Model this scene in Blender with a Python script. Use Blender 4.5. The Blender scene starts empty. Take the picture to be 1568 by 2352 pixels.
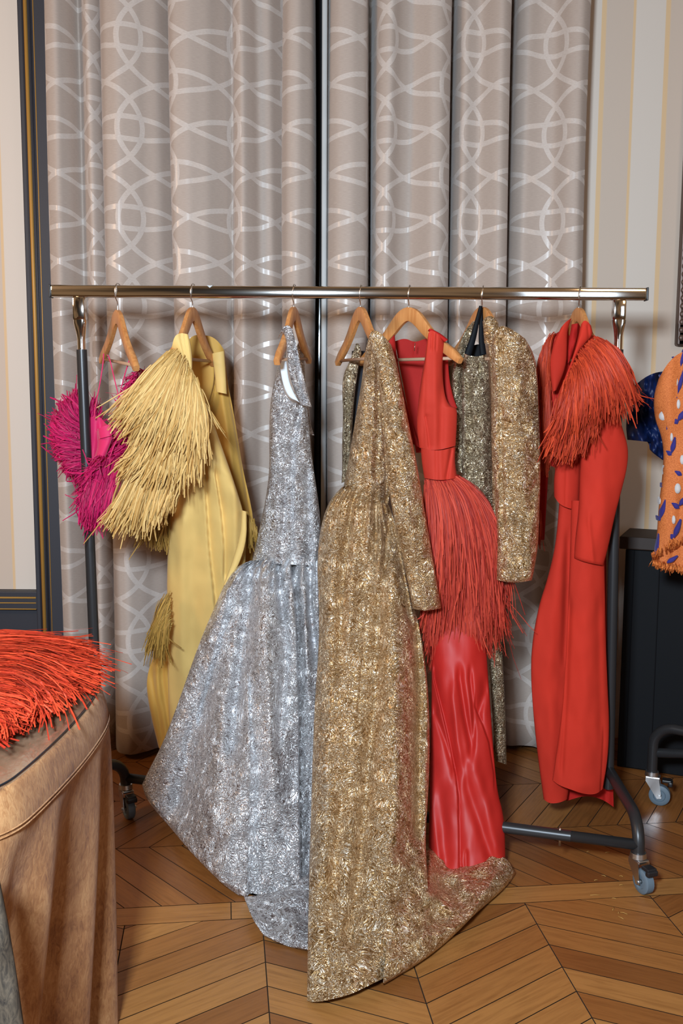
import bpy, bmesh, math, random
import numpy as np
from mathutils import Vector, Matrix, noise as mnoise
random.seed(7)
rng = np.random.default_rng(11)
S = bpy.context.scene
COL = S.collection
PI = math.pi
# ------------------------------------------------------------------ camera
F = 2287.0                       # focal length in pixels of the 1568x2352 frame
W, H = 1568, 2352
PITCH = math.radians(7.0); ROLL = math.radians(0.3)
CAM = np.array([0.0, 0.0, 1.36])
cd = bpy.data.cameras.new('camera'); cam = bpy.data.objects.new('camera', cd); COL.objects.link(cam)
fwd = np.array([0, math.cos(PITCH), -math.sin(PITCH)])
right0 = np.array([1.0, 0, 0]); up0 = np.cross(right0, fwd)
right = math.cos(ROLL)*right0 + math.sin(ROLL)*up0
up = np.cross(right, fwd)
RM = np.stack([right, up, -fwd], axis=1)
cam.matrix_world = Matrix(((*RM[0], CAM[0]), (*RM[1], CAM[1]), (*RM[2], CAM[2]), (0, 0, 0, 1)))
cd.sensor_fit = 'VERTICAL'; cd.sensor_height = 24.0; cd.lens = 24.0*F/H
cd.clip_start = 0.05
S.camera = cam
# ------------------------------------------------------------------ world and lights
wd = bpy.data.worlds.new('room_glow'); S.world = wd; wd.use_nodes = True
nt = wd.node_tree; nt.nodes.clear()
wo = nt.nodes.new('ShaderNodeOutputWorld'); bgn = nt.nodes.new('ShaderNodeBackground')
tc = nt.nodes.new('ShaderNodeTexCoord'); nz = nt.nodes.new('ShaderNodeTexNoise'); nz.inputs['Scale'].default_value = 2.2
nz.inputs['Detail'].default_value = 2.0
cr = nt.nodes.new('ShaderNodeValToRGB')
cr.color_ramp.elements[0].position = .38; cr.color_ramp.elements[0].color = (.10, .06, .03, 1)
cr.color_ramp.elements[1].position = .64; cr.color_ramp.elements[1].color = (1.0, .60, .30, 1)
nt.links.new(tc.outputs['Generated'], nz.inputs['Vector']); nt.links.new(nz.outputs['Fac'], cr.inputs['Fac'])
nt.links.new(cr.outputs['Color'], bgn.inputs['Color']); bgn.inputs['Strength'].default_value = 0.25
nt.links.new(bgn.outputs[0], wo.inputs['Surface'])
def area(name, loc, target, sx, sy, power, color):
    l = bpy.data.lights.new(name, 'AREA'); l.shape = 'RECTANGLE'; l.size = sx; l.size_y = sy
    l.energy = power; l.color = color
    o = bpy.data.objects.new(name, l); COL.objects.link(o); o.location = loc
    d = Vector(target) - Vector(loc); o.rotation_euler = d.to_track_quat('-Z', 'Y').to_euler()
    return o
area('softbox', (-0.33, -0.05, 1.76), (0.0, 3.0, 1.15), 0.26, 0.24, 134, (0.73, 0.87, 1.0))
area('window_daylight_far', (2.9, -1.2, 1.7), (0.2, 3.0, 1.2), 1.2, 1.8, 17, (0.70, 0.85, 1.0))
area('warm_lamp', (-2.5, 1.6, 2.3), (0.2, 3.5, 1.5), 0.5, 0.6, 24, (1.0, 0.62, 0.36))
area('warm_lamp_far', (2.2, 1.0, 2.7), (0.6, 3.4, 1.6), 0.5, 0.5, 6, (1.0, 0.60, 0.32))
S.view_settings.view_transform = 'Standard'; S.view_settings.look = 'None'
S.view_settings.gamma = 1.0; S.view_settings.exposure = 0.0; S.view_settings.use_curve_mapping = False
# ------------------------------------------------------------------ helpers
def ray(px, py):
    return RM @ np.array([(px-W/2)/F, -(py-H/2)/F, -1.0])
def P(px, py, Y):
    d = ray(px, py); return CAM + d*((Y-CAM[1])/d[1])
def PZ(px, py, Z=0.0):
    d = ray(px, py); return CAM + d*((Z-CAM[2])/d[2])
def Parr(px, py, Y):
    px = np.asarray(px, float); py = np.asarray(py, float); Y = np.asarray(Y, float)
    x = (px-W/2)/F; y = -(py-H/2)/F
    d = x[..., None]*RM[:, 0] + y[..., None]*RM[:, 1] - RM[:, 2]
    return CAM + d*((Y-CAM[1])/d[..., 1])[..., None]
def YZ(px, py, Z=0.0):
    return float(PZ(px, py, Z)[1])
def srgb(r, g, b):
    f = lambda c: (c/255/12.92) if c/255 <= .04045 else ((c/255+.055)/1.055)**2.4
    return (f(r), f(g), f(b), 1)
# materials ---------------------------------------------------------
def mat(name, color, rough=.6, metal=0.0, **kw):
    m = bpy.data.materials.new(name); m.use_nodes = True
    b = m.node_tree.nodes['Principled BSDF']
    b.inputs['Base Color'].default_value = color; b.inputs['Roughness'].default_value = rough
    b.inputs['Metallic'].default_value = metal
    for k, v in kw.items(): b.inputs[k.replace('_', ' ')].default_value = v
    return m
def N(m, t, **kw):
    n = m.node_tree.nodes.new(t)
    for k, v in kw.items():
        if k in n.inputs: n.inputs[k].default_value = v
        else: setattr(n, k, v)
    return n
def L(m, a, b): m.node_tree.links.new(a, b)
def BS(m): return m.node_tree.nodes['Principled BSDF']
def ramp(m, fac, stops):
    r = N(m, 'ShaderNodeValToRGB'); e = r.color_ramp.elements
    while len(e) < len(stops): e.new(.5)
    for i, (p, c) in enumerate(stops): e[i].position = p; e[i].color = c
    L(m, fac, r.inputs['Fac']); return r.outputs['Color']
def bump(m, h, strength, dist, prev=None):
    b = N(m, 'ShaderNodeBump'); b.inputs['Strength'].default_value = strength; b.inputs['Distance'].default_value = dist
    L(m, h, b.inputs['Height'])
    if prev is not None: L(m, prev, b.inputs['Normal'])
    return b.outputs['Normal']
def noise_tex(m, vec, scale, detail=2.0, dist=0.0, rough=.5):
    n = N(m, 'ShaderNodeTexNoise'); n.inputs['Scale'].default_value = scale; n.inputs['Detail'].default_value = detail
    n.inputs['Distortion'].default_value = dist; n.inputs['Roughness'].default_value = rough
    L(m, vec, n.inputs['Vector']); return n.outputs['Fac']
def mapping(m, vec, scale=(1, 1, 1), rot=(0, 0, 0)):
    n = N(m, 'ShaderNodeMapping'); n.inputs['Scale'].default_value = scale; n.inputs['Rotation'].default_value = rot
    L(m, vec, n.inputs['Vector']); return n.outputs['Vector']
def objco(m): return N(m, 'ShaderNodeTexCoord').outputs['Object']
def uvco(m): return N(m, 'ShaderNodeTexCoord').outputs['UV']
def mth(m, op, a, b=None, c=None):
    n = N(m, 'ShaderNodeMath'); n.operation = op
    for i, v in enumerate((a, b, c)):
        if v is None: continue
        if isinstance(v, (int, float)): n.inputs[i].default_value = v
        else: L(m, v, n.inputs[i])
    return n.outputs[0]
def cloth(name, color, rough=.75, sheen=.25, var=.12, crumple=.0, spec=.3):
    m = mat(name, color, rough); b = BS(m)
    b.inputs['Sheen Weight'].default_value = sheen; b.inputs['Specular IOR Level'].default_value = spec
    o = objco(m)
    n1 = noise_tex(m, o, 9, 3)
    c2 = tuple(c*(1-var) for c in color[:3]) + (1,)
    c3 = tuple(min(1, c*(1+var)) for c in color[:3]) + (1,)
    L(m, ramp(m, n1, [(.3, c2), (.7, c3)]), b.inputs['Base Color'])
    wv = noise_tex(m, mapping(m, o, (900, 900, 260)), 1, 1)
    nn = bump(m, wv, .12, .0006)
    if crumple: nn = bump(m, noise_tex(m, mapping(m, o, (14, 14, 5)), 1, 3, .6), crumple, .01, nn)
    L(m, nn, b.inputs['Normal'])
    return m
def lame(name, light, mid, dark, seed=0.0, rough=.27):
    """crinkled metallic brocade: worm-like swirling strokes"""
    m = mat(name, mid, rough, 0.72); b = BS(m); o = objco(m)
    off = N(m, 'ShaderNodeVectorMath'); off.operation = 'ADD'; off.inputs[1].default_value = (seed, seed*.7, seed*1.3)
    L(m, o, off.inputs[0]); o = off.outputs[0]
    # swirl the lookup, then stretch it so that the strokes run in changing directions
    sw = N(m, 'ShaderNodeTexNoise'); sw.inputs['Scale'].default_value = 17; sw.inputs['Detail'].default_value = 1
    L(m, o, sw.inputs['Vector'])
    v = N(m, 'ShaderNodeVectorMath'); v.operation = 'MULTIPLY_ADD'
    L(m, sw.outputs['Color'], v.inputs[0]); v.inputs[1].default_value = (.085, .085, .085); L(m, o, v.inputs[2])
    a = noise_tex(m, mapping(m, v.outputs[0], (95, 95, 185)), 1, 1.5, .8)
    c = noise_tex(m, mapping(m, v.outputs[0], (170, 170, 80), (0, .6, 0)), 1, 1, .6)
    ra = mth(m, 'ABSOLUTE', mth(m, 'SUBTRACT', a, .5)); rc = mth(m, 'ABSOLUTE', mth(m, 'SUBTRACT', c, .5))
    h = mth(m, 'MINIMUM', mth(m, 'MULTIPLY', ra, 5.0), mth(m, 'MULTIPLY_ADD', rc, 6.0, .12))
    h = mth(m, 'MINIMUM', h, 1.0)
    L(m, ramp(m, h, [(.04, dark), (.26, mid), (.68, light)]), b.inputs['Base Color'])
    big = noise_tex(m, o, 42, 2, .5)
    nn = bump(m, big, .5, .006)
    nn = bump(m, h, .95, .0026, nn)
    L(m, nn, b.inputs['Normal'])
    return m
def strandmat(name, c1, c2, rough=.6):
    m = mat(name, c1, rough); b = BS(m)
    at = N(m, 'ShaderNodeAttribute'); at.attribute_name = 'tone'
    L(m, ramp(m, at.outputs['Fac'], [(0, c2), (1, c1)]), b.inputs['Base Color'])
    b.inputs['Specular IOR Level'].default_value = .3
    return m
# mesh --------------------------------------------------------------
def tag(o, label=None, cat=None, group=None, kind=None):
    if label: o['label'] = label
    if cat: o['category'] = cat
    if group: o['group'] = group
    if kind: o['kind'] = kind
    return o
def empty(name, loc, label, cat, group=None):
    o = bpy.data.objects.new(name, None); COL.objects.link(o); o.location = Vector([float(c) for c in loc])
    o.empty_display_size = .05
    return tag(o, label, cat, group)
def link(name, verts, faces, m, parent=None, smooth=True, uvs=None, tone=None):
    """verts in world coordinates; parent is an unrotated Empty"""
    me = bpy.data.meshes.new(name)
    v = np.asarray(verts, float)
    q_ = parent
    while q_ is not None: v = v - np.array(q_.location); q_ = q_.parent
    me.from_pydata(v.tolist(), [], faces if isinstance(faces, list) else faces.tolist())
    if smooth: me.polygons.foreach_set('use_smooth', [True]*len(me.polygons))
    if uvs is not None:
        ul = me.uv_layers.new(name='UVMap'); li = np.zeros(len(me.loops), int); me.loops.foreach_get('vertex_index', li)
        ul.data.foreach_set('uv', np.asarray(uvs, float)[li].ravel())
    if tone is not None:
        ca = me.attributes.new('tone', 'FLOAT', 'POINT'); ca.data.foreach_set('value', np.asarray(tone, float))
    for mm in (m if isinstance(m, (list, tuple)) else [m]): me.materials.append(mm)
    me.update()
    o = bpy.data.objects.new(name, me); COL.objects.link(o)
    if parent is not None: o.parent = parent
    return o
class MB:
    def __init__(s): s.v = []; s.f = []
    def add(s, verts, faces):
        n = len(s.v); s.v += [tuple(float(c) for c in v) for v in verts]; s.f += [tuple(i+n for i in f) for f in faces]; return s
    def box(s, c, size, rot=None, bev=0.0):
        bm = bmesh.new(); bmesh.ops.create_cube(bm, size=1)
        for v in bm.verts: v.co = Vector((v.co.x*size[0], v.co.y*size[1], v.co.z*size[2]))
        if bev: bmesh.ops.bevel(bm, geom=bm.edges[:], offset=bev, segments=2, affect='EDGES', profile=.5)
        M = (rot if rot is not None else Matrix.Identity(3))
        bm.verts.index_update()
        s.add([M @ v.co + Vector([float(q) for q in c]) for v in bm.verts], [[v.index for v in f.verts] for f in bm.faces]); bm.free(); return s
    def tube(s, pts, r, n=12, closed=False, flat=1.0, caps=True):
        pts = [Vector([float(c) for c in p]) for p in pts]; K = len(pts)
        rs = r if isinstance(r, (list, tuple, np.ndarray)) else [r]*K
        T = []
        for i in range(K):
            a = pts[i-1] if (i > 0 or closed) else pts[i]; b = pts[(i+1) % K] if (i < K-1 or closed) else pts[i]
            T.append((b-a).normalized())
        ref = Vector((0, 0, 1)) if abs(T[0].z) < .9 else Vector((0, 1, 0))
        u = (ref - T[0]*ref.dot(T[0])).normalized(); V = []
        for i in range(K):
            u = (u - T[i]*u.dot(T[i])).normalized(); w = T[i].cross(u)
            for k in range(n):
                a = 2*PI*k/n; V.append(pts[i] + u*math.cos(a)*rs[i]*flat + w*math.sin(a)*rs[i])
        Fc = []
        for i in range(K if closed else K-1):
            j = (i+1) % K
            for k in range(n): Fc.append((i*n+k, i*n+(k+1) % n, j*n+(k+1) % n, j*n+k))
        if not closed and caps: Fc.append(tuple(range(n))[::-1]); Fc.append(tuple((K-1)*n+k for k in range(n)))
        return s.add(V, Fc)
    def build(s, name, m, parent=None, smooth=True, sharp=None):
        o = link(name, s.v, s.f, m, parent, smooth)
        if smooth and sharp:
            o.data.set_sharp_from_angle(angle=math.radians(sharp))
        return o
def resample(pts, n, smooth=2):
    p = np.asarray(pts, float)
    if len(p) > 2 and smooth:                       # Chaikin-like softening that keeps the ends
        for _ in range(smooth):
            q = [p[0]]
            for a, b in zip(p[:-1], p[1:]): q += [a*.75+b*.25, a*.25+b*.75]
            q.append(p[-1]); p = np.array(q)
    d = np.r_[0, np.cumsum(np.linalg.norm(np.diff(p, axis=0), axis=1))]
    t = (n if isinstance(n, np.ndarray) else np.linspace(0, 1, n))*d[-1]
    return np.stack([np.interp(t, d, p[:, k]) for k in range(p.shape[1])], 1)
def foldfield(px, py, folds):
    out = np.zeros_like(px)
    for f in folds:
        kind, pts, w, d = f[:4]; fade = f[4] if len(f) > 4 else 45.0
        q = np.asarray(pts, float); q = q[np.argsort(q[:, 1])]
        X = np.interp(py, q[:, 1], q[:, 0]); dx = px - X
        y0, y1 = q[0, 1], q[-1, 1]
        a = np.clip((py-y0+fade)/fade, 0, 1)*np.clip((y1+fade-py)/fade, 0, 1); a = a*a*(3-2*a)
        if kind == 'v': out += a*d*np.exp(-(dx/w)**2)
        elif kind == 's': out += a*d*np.clip(dx/3.5+.5, 0, 1)*np.exp(-np.clip(dx, 0, None)/w)      # right of the line drops back
        elif kind == 'l': out += a*d*np.clip(-dx/3.5+.5, 0, 1)*np.exp(-np.clip(-dx, 0, None)/w)    # left of the line drops back
    return out
def patch(name, m, parent, top, bottom, left, right, Y, T=.05, nu=60, nv=120, folds=(), back=True, rumple=.0015,
          rsc=60.0, tilt=0.0, zmin=.004, round_pow=.5, hem=0.0, solid=0.0, smooth=2, gather=None, vpow=1.0, Tv=None):
    """A cloth body: outline given by four curves seen from the front, real depth from Y(u,v), a round bulge T
    and folds; 'back' closes it behind so that it is a hollow body and not a card."""
    tu = .5-.5*np.cos(np.linspace(0, PI, nu)); tu = .6*tu+.4*np.linspace(0, 1, nu)
    tv = np.linspace(0, 1, nv)**vpow
    Tt, Bb = resample(top, tu, smooth), resample(bottom, tu, smooth)
    Ll, Rr = resample(left, tv, smooth), resample(right, tv, smooth)
    U, V = np.meshgrid(tu, tv)
    c00, c10, c01, c11 = (Ll[0]+Tt[0])/2, (Rr[0]+Tt[-1])/2, (Ll[-1]+Bb[0])/2, (Rr[-1]+Bb[-1])/2
    u_, v_ = U[..., None], V[..., None]
    XY = (1-v_)*Tt[None]+v_*Bb[None]+(1-u_)*Ll[:, None]+u_*Rr[:, None] \
        - ((1-u_)*(1-v_)*c00+u_*(1-v_)*c10+(1-u_)*v_*c01+u_*v_*c11)
    px, py = XY[..., 0], XY[..., 1]
    Yb = (Y(U, V, px, py) if callable(Y) else np.full_like(U, Y)) + tilt*(U-.5)
    prof = np.clip(1-(2*U-1)**2, 0, 1)**round_pow
    tt = T*(np.interp(V, *Tv) if Tv else 1.0)
    edge = np.clip(prof*2.5, 0, 1)
    fo = foldfield(px, py, folds)
    if rumple:
        rn = np.array([[mnoise.noise(Vector((px[i, j]/rsc, py[i, j]/rsc/1.6, float(len(name))))) for j in range(nu)] for i in range(nv)])
        rn2 = np.array([[mnoise.noise(Vector((px[i, j]/rsc*2.7, py[i, j]/rsc*1.3, 9.3))) for j in range(nu)] for i in range(nv)])
        fo = fo + rumple*4*rn + rumple*2*rn2
    if gather:                                      # (number of pleats, depth, v at which they die out)
        k, g, vd = gather; ph = np.cumsum(rng.uniform(.6, 1.5, nu)); ph = ph/ph[-1]*k*2*PI
        fo = fo + g*np.sin(ph)[None]*np.clip(1-V/vd, 0, 1)
    Yf = Yb - tt*prof + fo*edge
    if hem: Yf = Yf + hem*np.clip((V-.985)/.015, 0, 1)**2
    vf = Parr(px, py, Yf)
    vf[..., 2] = np.maximum(vf[..., 2], zmin)
    verts = vf.reshape(-1, 3); uv = np.stack([px.ravel()/1000, -py.ravel()/1000], 1)
    idx = np.arange(nu*nv).reshape(nv, nu); q = lambda I: np.stack([I[:-1, :-1], I[1:, :-1], I[1:, 1:], I[:-1, 1:]], -1).reshape(-1, 4)
    faces = q(idx)
    if back:
        s = slice(None, None, 3) if nu > 40 else slice(None)
        Ybk = Yb + tt*prof*.9 + .002
        vb = Parr(px, py, Ybk)[:, 1:-1]; vb[..., 2] = np.maximum(vb[..., 2], zmin)
        nb = nu-2; ib = np.arange(nb*nv).reshape(nv, nb)+nu*nv
        I = np.concatenate([idx[:, :1], ib, idx[:, -1:]], 1)[:, ::-1]
        verts = np.concatenate([verts, vb.reshape(-1, 3)]); faces = np.concatenate([faces, q(I)])
        uv = np.concatenate([uv, np.stack([px[:, 1:-1].ravel()/1000+5, -py[:, 1:-1].ravel()/1000], 1)])
    o = link(name, verts, faces.tolist(), m, parent, True, uv)
    if solid or not back:
        md = o.modifiers.new('thickness', 'SOLIDIFY'); md.thickness = solid or .0018; md.offset = -1
    return o
def sheet(name, m, parent, top, bottom, left, right, Y, **kw):
    kw.setdefault('T', .01); kw.setdefault('nu', 30); kw.setdefault('nv', 50)
    return patch(name, m, parent, top, bottom, left, right, Y, back=False, **kw)
def fringe(name, m, parent, root, mid, end, Y, n, w=2.6, jit=7, t0=(0, .35), t1=(.8, 1.06), yj=.014, bulge=.02, segs=7,
           sjit=.04, smooth=2, wild=.03, sdist=None, curl=6, kink=2.0):
    """raffia strands from a root line over a middle line to an end line; Y = (root, mid, end) depths"""
    R, M_, E = resample(root, 101, smooth), resample(mid, 101, smooth), resample(end, 101, smooth)
    V = []; Fc = []; tn = []
    for k in range(n):
        s = rng.uniform(0, 1) if sdist is None else sdist(rng.uniform(0, 1))
        s2 = np.clip(s+rng.normal(0, sjit), 0, 1); s3 = np.clip(s2+rng.normal(0, sjit), 0, 1)
        wl = rng.uniform() < wild
        j = jit*(3.0 if wl else 1)
        a = R[int(s*100)] + rng.normal(0, jit*.25, 2); e = E[int(s3*100)] + rng.normal(0, j, 2)
        mm = M_[int(s2*100)] + rng.normal(0, jit*.6, 2)
        c = 2*mm-.5*(a+e)
        ts = rng.uniform(*t0); te = rng.uniform(*t1)
        t = np.linspace(ts, te, segs+1)[:, None]
        p = (1-t)**2*a + 2*t*(1-t)*c + t*t*e
        side = np.array([-(e-a)[1], (e-a)[0]]); side /= (np.linalg.norm(side)+1e-6)
        p = p + side*(rng.normal(0, curl)*((t-ts)**2)) + rng.normal(0, kink*.35, p.shape)*np.clip(t, 0, 1)
        Yr, Ym, Ye = Y; tt = t[:, 0]
        yy = (1-tt)**2*Yr + 2*tt*(1-tt)*(2*Ym-.5*(Yr+Ye)) + tt*tt*Ye - bulge*ts*2*0 - bulge*np.sin(PI*np.clip(tt, 0, 1)) + rng.uniform(-yj, yj)*(.3+tt)
        pw = Parr(p[:, 0], p[:, 1], yy)
        pw[:, 2] = np.maximum(pw[:, 2], .004)
        wm = w*rng.uniform(.55, 1.35)*.00066*(.9 if wl else 1)
        ax = rng.uniform(-.9, .9) ; ax2 = ax + rng.normal(0, .6)
        d = np.gradient(pw, axis=0); d /= np.linalg.norm(d, axis=1)[:, None]+1e-9
        view = np.array([0, 1.0, 0])
        n0 = len(V)
        for i in range(segs+1):
            sx = np.cross(d[i], view); sx /= np.linalg.norm(sx)+1e-9; sy = np.cross(sx, d[i])
            an = ax+(ax2-ax)*i/segs; b1 = sx*math.cos(an)+sy*math.sin(an); b2 = np.cross(d[i], b1)
            wi = wm*(1 if i < segs else .7)
            V += [pw[i]+b1*wi, pw[i]-b1*wi, pw[i]+b2*wi*.4]
        for i in range(segs):
            q = n0+i*3
            for aa, bb in ((0, 1), (1, 2), (2, 0)): Fc.append((q+aa, q+bb, q+3+bb, q+3+aa))
        Fc.append((n0, n0+1, n0+2)); Fc.append((n0+segs*3+2, n0+segs*3+1, n0+segs*3))
        tn += [rng.uniform(0, 1)]*((segs+1)*3)
    return link(name, V, Fc, m, parent, False, None, tn)
# ------------------------------------------------------------------ materials
M = {}
M['wood_tan'] = mat('hanger_wood', srgb(190, 128, 72), .42)
def wood_grain(m, c1, c2, sc=(60, 60, 6)):
    b = BS(m); o = objco(m)
    L(m, ramp(m, noise_tex(m, mapping(m, o, sc), 1, 4, 1.2), [(.3, c1), (.7, c2)]), b.inputs['Base Color'])
wood_grain(M['wood_tan'], srgb(178, 112, 58), srgb(206, 146, 88))
M['dowel'] = mat('dowel_wood', srgb(176, 140, 112), .6)
M['chrome'] = mat('chrome', (.80, .76, .72, 1), .09, 1.0)
M['steel'] = mat('steel_wire', (.72, .70, .68, 1), .22, 1.0)
M['zinc'] = mat('zinc_plate', (.62, .62, .62, 1), .32, 1.0)
M['powder'] = mat('powder_coated_steel', (.034, .034, .036, 1), .36, .4)
M['black_plastic'] = mat('black_plastic', (.012, .012, .014, 1), .45)
M['rubber'] = mat('blue_grey_rubber', srgb(96, 112, 124), .55)
M['slate'] = mat('slate_paint', srgb(48, 50, 58), .55)
M['gold_paint'] = mat('gold_paint', srgb(186, 138, 66), .5, .15)
M['dark_glass'] = mat('night_glass', (.010, .012, .016, 1), .12)
M['black_paint'] = mat('black_cabinet_paint', (.005, .0055, .007, 1), .7, Specular_IOR_Level=.2)
M['slate_panel'] = mat('dark_slate_panel', (.010, .012, .015, 1), .7, Specular_IOR_Level=.2)
M['brown_top'] = mat('dark_brown_wood', srgb(44, 28, 18), .6)
M['bronze'] = mat('carved_bronze', srgb(92, 74, 66), .42, .4)
M['seam'] = mat('floor_gap', (.012, .007, .004, 1), .9)
# wallpaper
m = M['wallpaper'] = mat('striped_wallpaper', srgb(206, 192, 180), .8)
o_ = objco(m); sx = N(m, 'ShaderNodeSeparateXYZ'); L(m, o_, sx.inputs[0])
xx = mth(m, 'ADD', sx.outputs[0], .008); per = .232
fr = mth(m, 'FRACT', mth(m, 'DIVIDE', mth(m, 'ADD', xx, 10*per-1.056), per))
base = ramp(m, fr, [(.0, srgb(222, 190, 148)), (.035, srgb(222, 190, 148)), (.05, srgb(217, 206, 194)), (.50, srgb(217, 206, 194)),
                    (.51, srgb(222, 190, 148)), (.57, srgb(222, 190, 148)), (.59, srgb(205, 188, 172)), (.97, srgb(205, 188, 172))])
L(m, base, BS(m).inputs['Base Color'])
L(m, bump(m, noise_tex(m, mapping(m, o_, (500, 500, 900)), 1, 2), .12, .001), BS(m).inputs['Normal'])
# curtain: interlocked ellipses woven into greige cloth
m = M['curtain'] = mat('ring_jacquard', srgb(172, 158, 148), .72)
uvn = uvco(m); sp = N(m, 'ShaderNodeSeparateXYZ'); L(m, uvn, sp.inputs[0])
PX, PZ_, RX, RZ = .54, .300, .312, .187
mask = None
for (ou, ov) in ((0, 0), (.5, .5)):
    def cent(s, per, off):
        a = mth(m, 'FRACT', mth(m, 'ADD', mth(m, 'DIVIDE', s, per), off+20))
        a = mth(m, 'MULTIPLY', mth(m, 'SUBTRACT', a, .5), per)
        a = mth(m, 'ABSOLUTE', a)
        return a, mth(m, 'SUBTRACT', per, a)
    us = cent(sp.outputs[0], PX, ou); vs = cent(sp.outputs[1], PZ_, ov)
    for iu in (0, 1):
        for iv in (0, 1):
            if iu and iv: continue
            a = mth(m, 'DIVIDE', us[iu], RX); b = mth(m, 'DIVIDE', vs[iv], RZ)
            rr = mth(m, 'SQRT', mth(m, 'ADD', mth(m, 'MULTIPLY', a, a), mth(m, 'MULTIPLY', b, b)))
            gx = mth(m, 'DIVIDE', a, RX); gz = mth(m, 'DIVIDE', b, RZ)
            g = mth(m, 'DIVIDE', mth(m, 'SQRT', mth(m, 'ADD', mth(m, 'MULTIPLY', gx, gx), mth(m, 'MULTIPLY', gz, gz))), rr)
            d = mth(m, 'DIVIDE', mth(m, 'ABSOLUTE', mth(m, 'SUBTRACT', rr, 1.0)), g)
            k = mth(m, 'LESS_THAN', d, .0086)
            mask = k if mask is None else mth(m, 'MAXIMUM', mask, k)
thr = noise_tex(m, mapping(m, uvn, (120, 260, 1), (0, 0, .5)), 1, 2)
mk = mth(m, 'MULTIPLY', mask, mth(m, 'MULTIPLY_ADD', thr, .7, .30)); 
mx = N(m, 'ShaderNodeMix'); mx.data_type = 'RGBA'; L(m, mk, mx.inputs[0])
wv = noise_tex(m, mapping(m, uvn, (60, 900, 1)), 1, 2)
L(m, ramp(m, wv, [(.3, srgb(166, 151, 140)), (.7, srgb(178, 163, 152))]), mx.inputs[6]); mx.inputs[7].default_value = srgb(206, 197, 190)
L(m, mx.outputs[2], BS(m).inputs['Base Color'])
L(m, mth(m, 'MULTIPLY_ADD', mask, -.40, .70), BS(m).inputs['Roughness'])
BS(m).inputs['Sheen Weight'].default_value = .15
L(m, bump(m, wv, .1, .0008), BS(m).inputs['Normal'])
M['lining'] = cloth('pale_lining', srgb(176, 182, 184), .6, .2, .05)
# floor wood
m = M['oak'] = mat('oak_parquet', srgb(168, 106, 52), .38); b = BS(m); uvn = uvco(m)
at = N(m, 'ShaderNodeAttribute'); at.attribute_name = 'tone'
g1 = noise_tex(m, mapping(m, uvn, (7, 90, 1)), 1, 5, .7, .6); g2 = noise_tex(m, mapping(m, uvn, (30, 420, 1)), 1, 2)
c = ramp(m, at.outputs['Fac'], [(0, srgb(116, 69, 32)), (.5, srgb(146, 93, 45)), (1, srgb(176, 125, 68))])
gm = ramp(m, g1, [(.25, (.62, .55, .48, 1)), (.55, (1, 1, 1, 1)), (.8, (1.12, 1.1, 1.05, 1))])
mu = N(m, 'ShaderNodeMix'); mu.data_type = 'RGBA'; mu.blend_type = 'MULTIPLY'; mu.inputs[0].default_value = .8; L(m, c, mu.inputs[6]); L(m, gm, mu.inputs[7])
L(m, mu.outputs[2], b.inputs['Base Color'])
L(m, mth(m, 'MULTIPLY_ADD', g2, .25, .28), b.inputs['Roughness'])
L(m, bump(m, g2, .12, .001), b.inputs['Normal'])
# leather
m = M['suede'] = mat('tan_suede', srgb(186, 140, 96), .8); b = BS(m); o = objco(m)
n1 = noise_tex(m, o, 7, 6, .8, .65); n2 = noise_tex(m, mapping(m, o, (95, 95, 34)), 1, 4, 1.5, .7)
n = mth(m, 'ADD', mth(m, 'MULTIPLY', n1, .5), mth(m, 'MULTIPLY', n2, .5))
L(m, ramp(m, n, [(.34, srgb(112, 66, 34)), (.48, srgb(152, 103, 60)), (.62, srgb(178, 132, 86))]), b.inputs['Base Color'])
b.inputs['Sheen Weight'].default_value = .08
L(m, bump(m, n2, .35, .003), b.inputs['Normal'])
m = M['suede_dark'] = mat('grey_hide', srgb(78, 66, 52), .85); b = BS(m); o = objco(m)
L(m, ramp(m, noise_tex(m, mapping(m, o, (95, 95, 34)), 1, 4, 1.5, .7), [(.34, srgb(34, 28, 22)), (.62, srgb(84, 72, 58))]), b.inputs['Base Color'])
m = M['tabletop'] = mat('suede_under_glass', srgb(190, 160, 134), .3); b = BS(m); o = objco(m)
L(m, ramp(m, noise_tex(m, mapping(m, o, (30, 12, 1)), 1, 5, .8, .7), [(.34, srgb(132, 102, 76)), (.65, srgb(162, 132, 106))]), b.inputs['Base Color'])
m = M['glass'] = mat('clear_glass', (.93, .95, .94, 1), .02); nt_ = m.node_tree
tr = N(m, 'ShaderNodeBsdfTransparent'); gl = N(m, 'ShaderNodeBsdfGlossy'); gl.inputs['Roughness'].default_value = .04
fz_ = N(m, 'ShaderNodeLayerWeight'); fz_.inputs[0].default_value = .5; ms = N(m, 'ShaderNodeMixShader')
L(m, mth(m, 'MULTIPLY_ADD', mth(m, 'POWER', fz_.outputs[1], 4.0), .5, .04), ms.inputs[0]); L(m, tr.outputs[0], ms.inputs[1]); L(m, gl.outputs[0], ms.inputs[2])
L(m, ms.outputs[0], nt_.nodes['Material Output'].inputs['Surface'])
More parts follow.
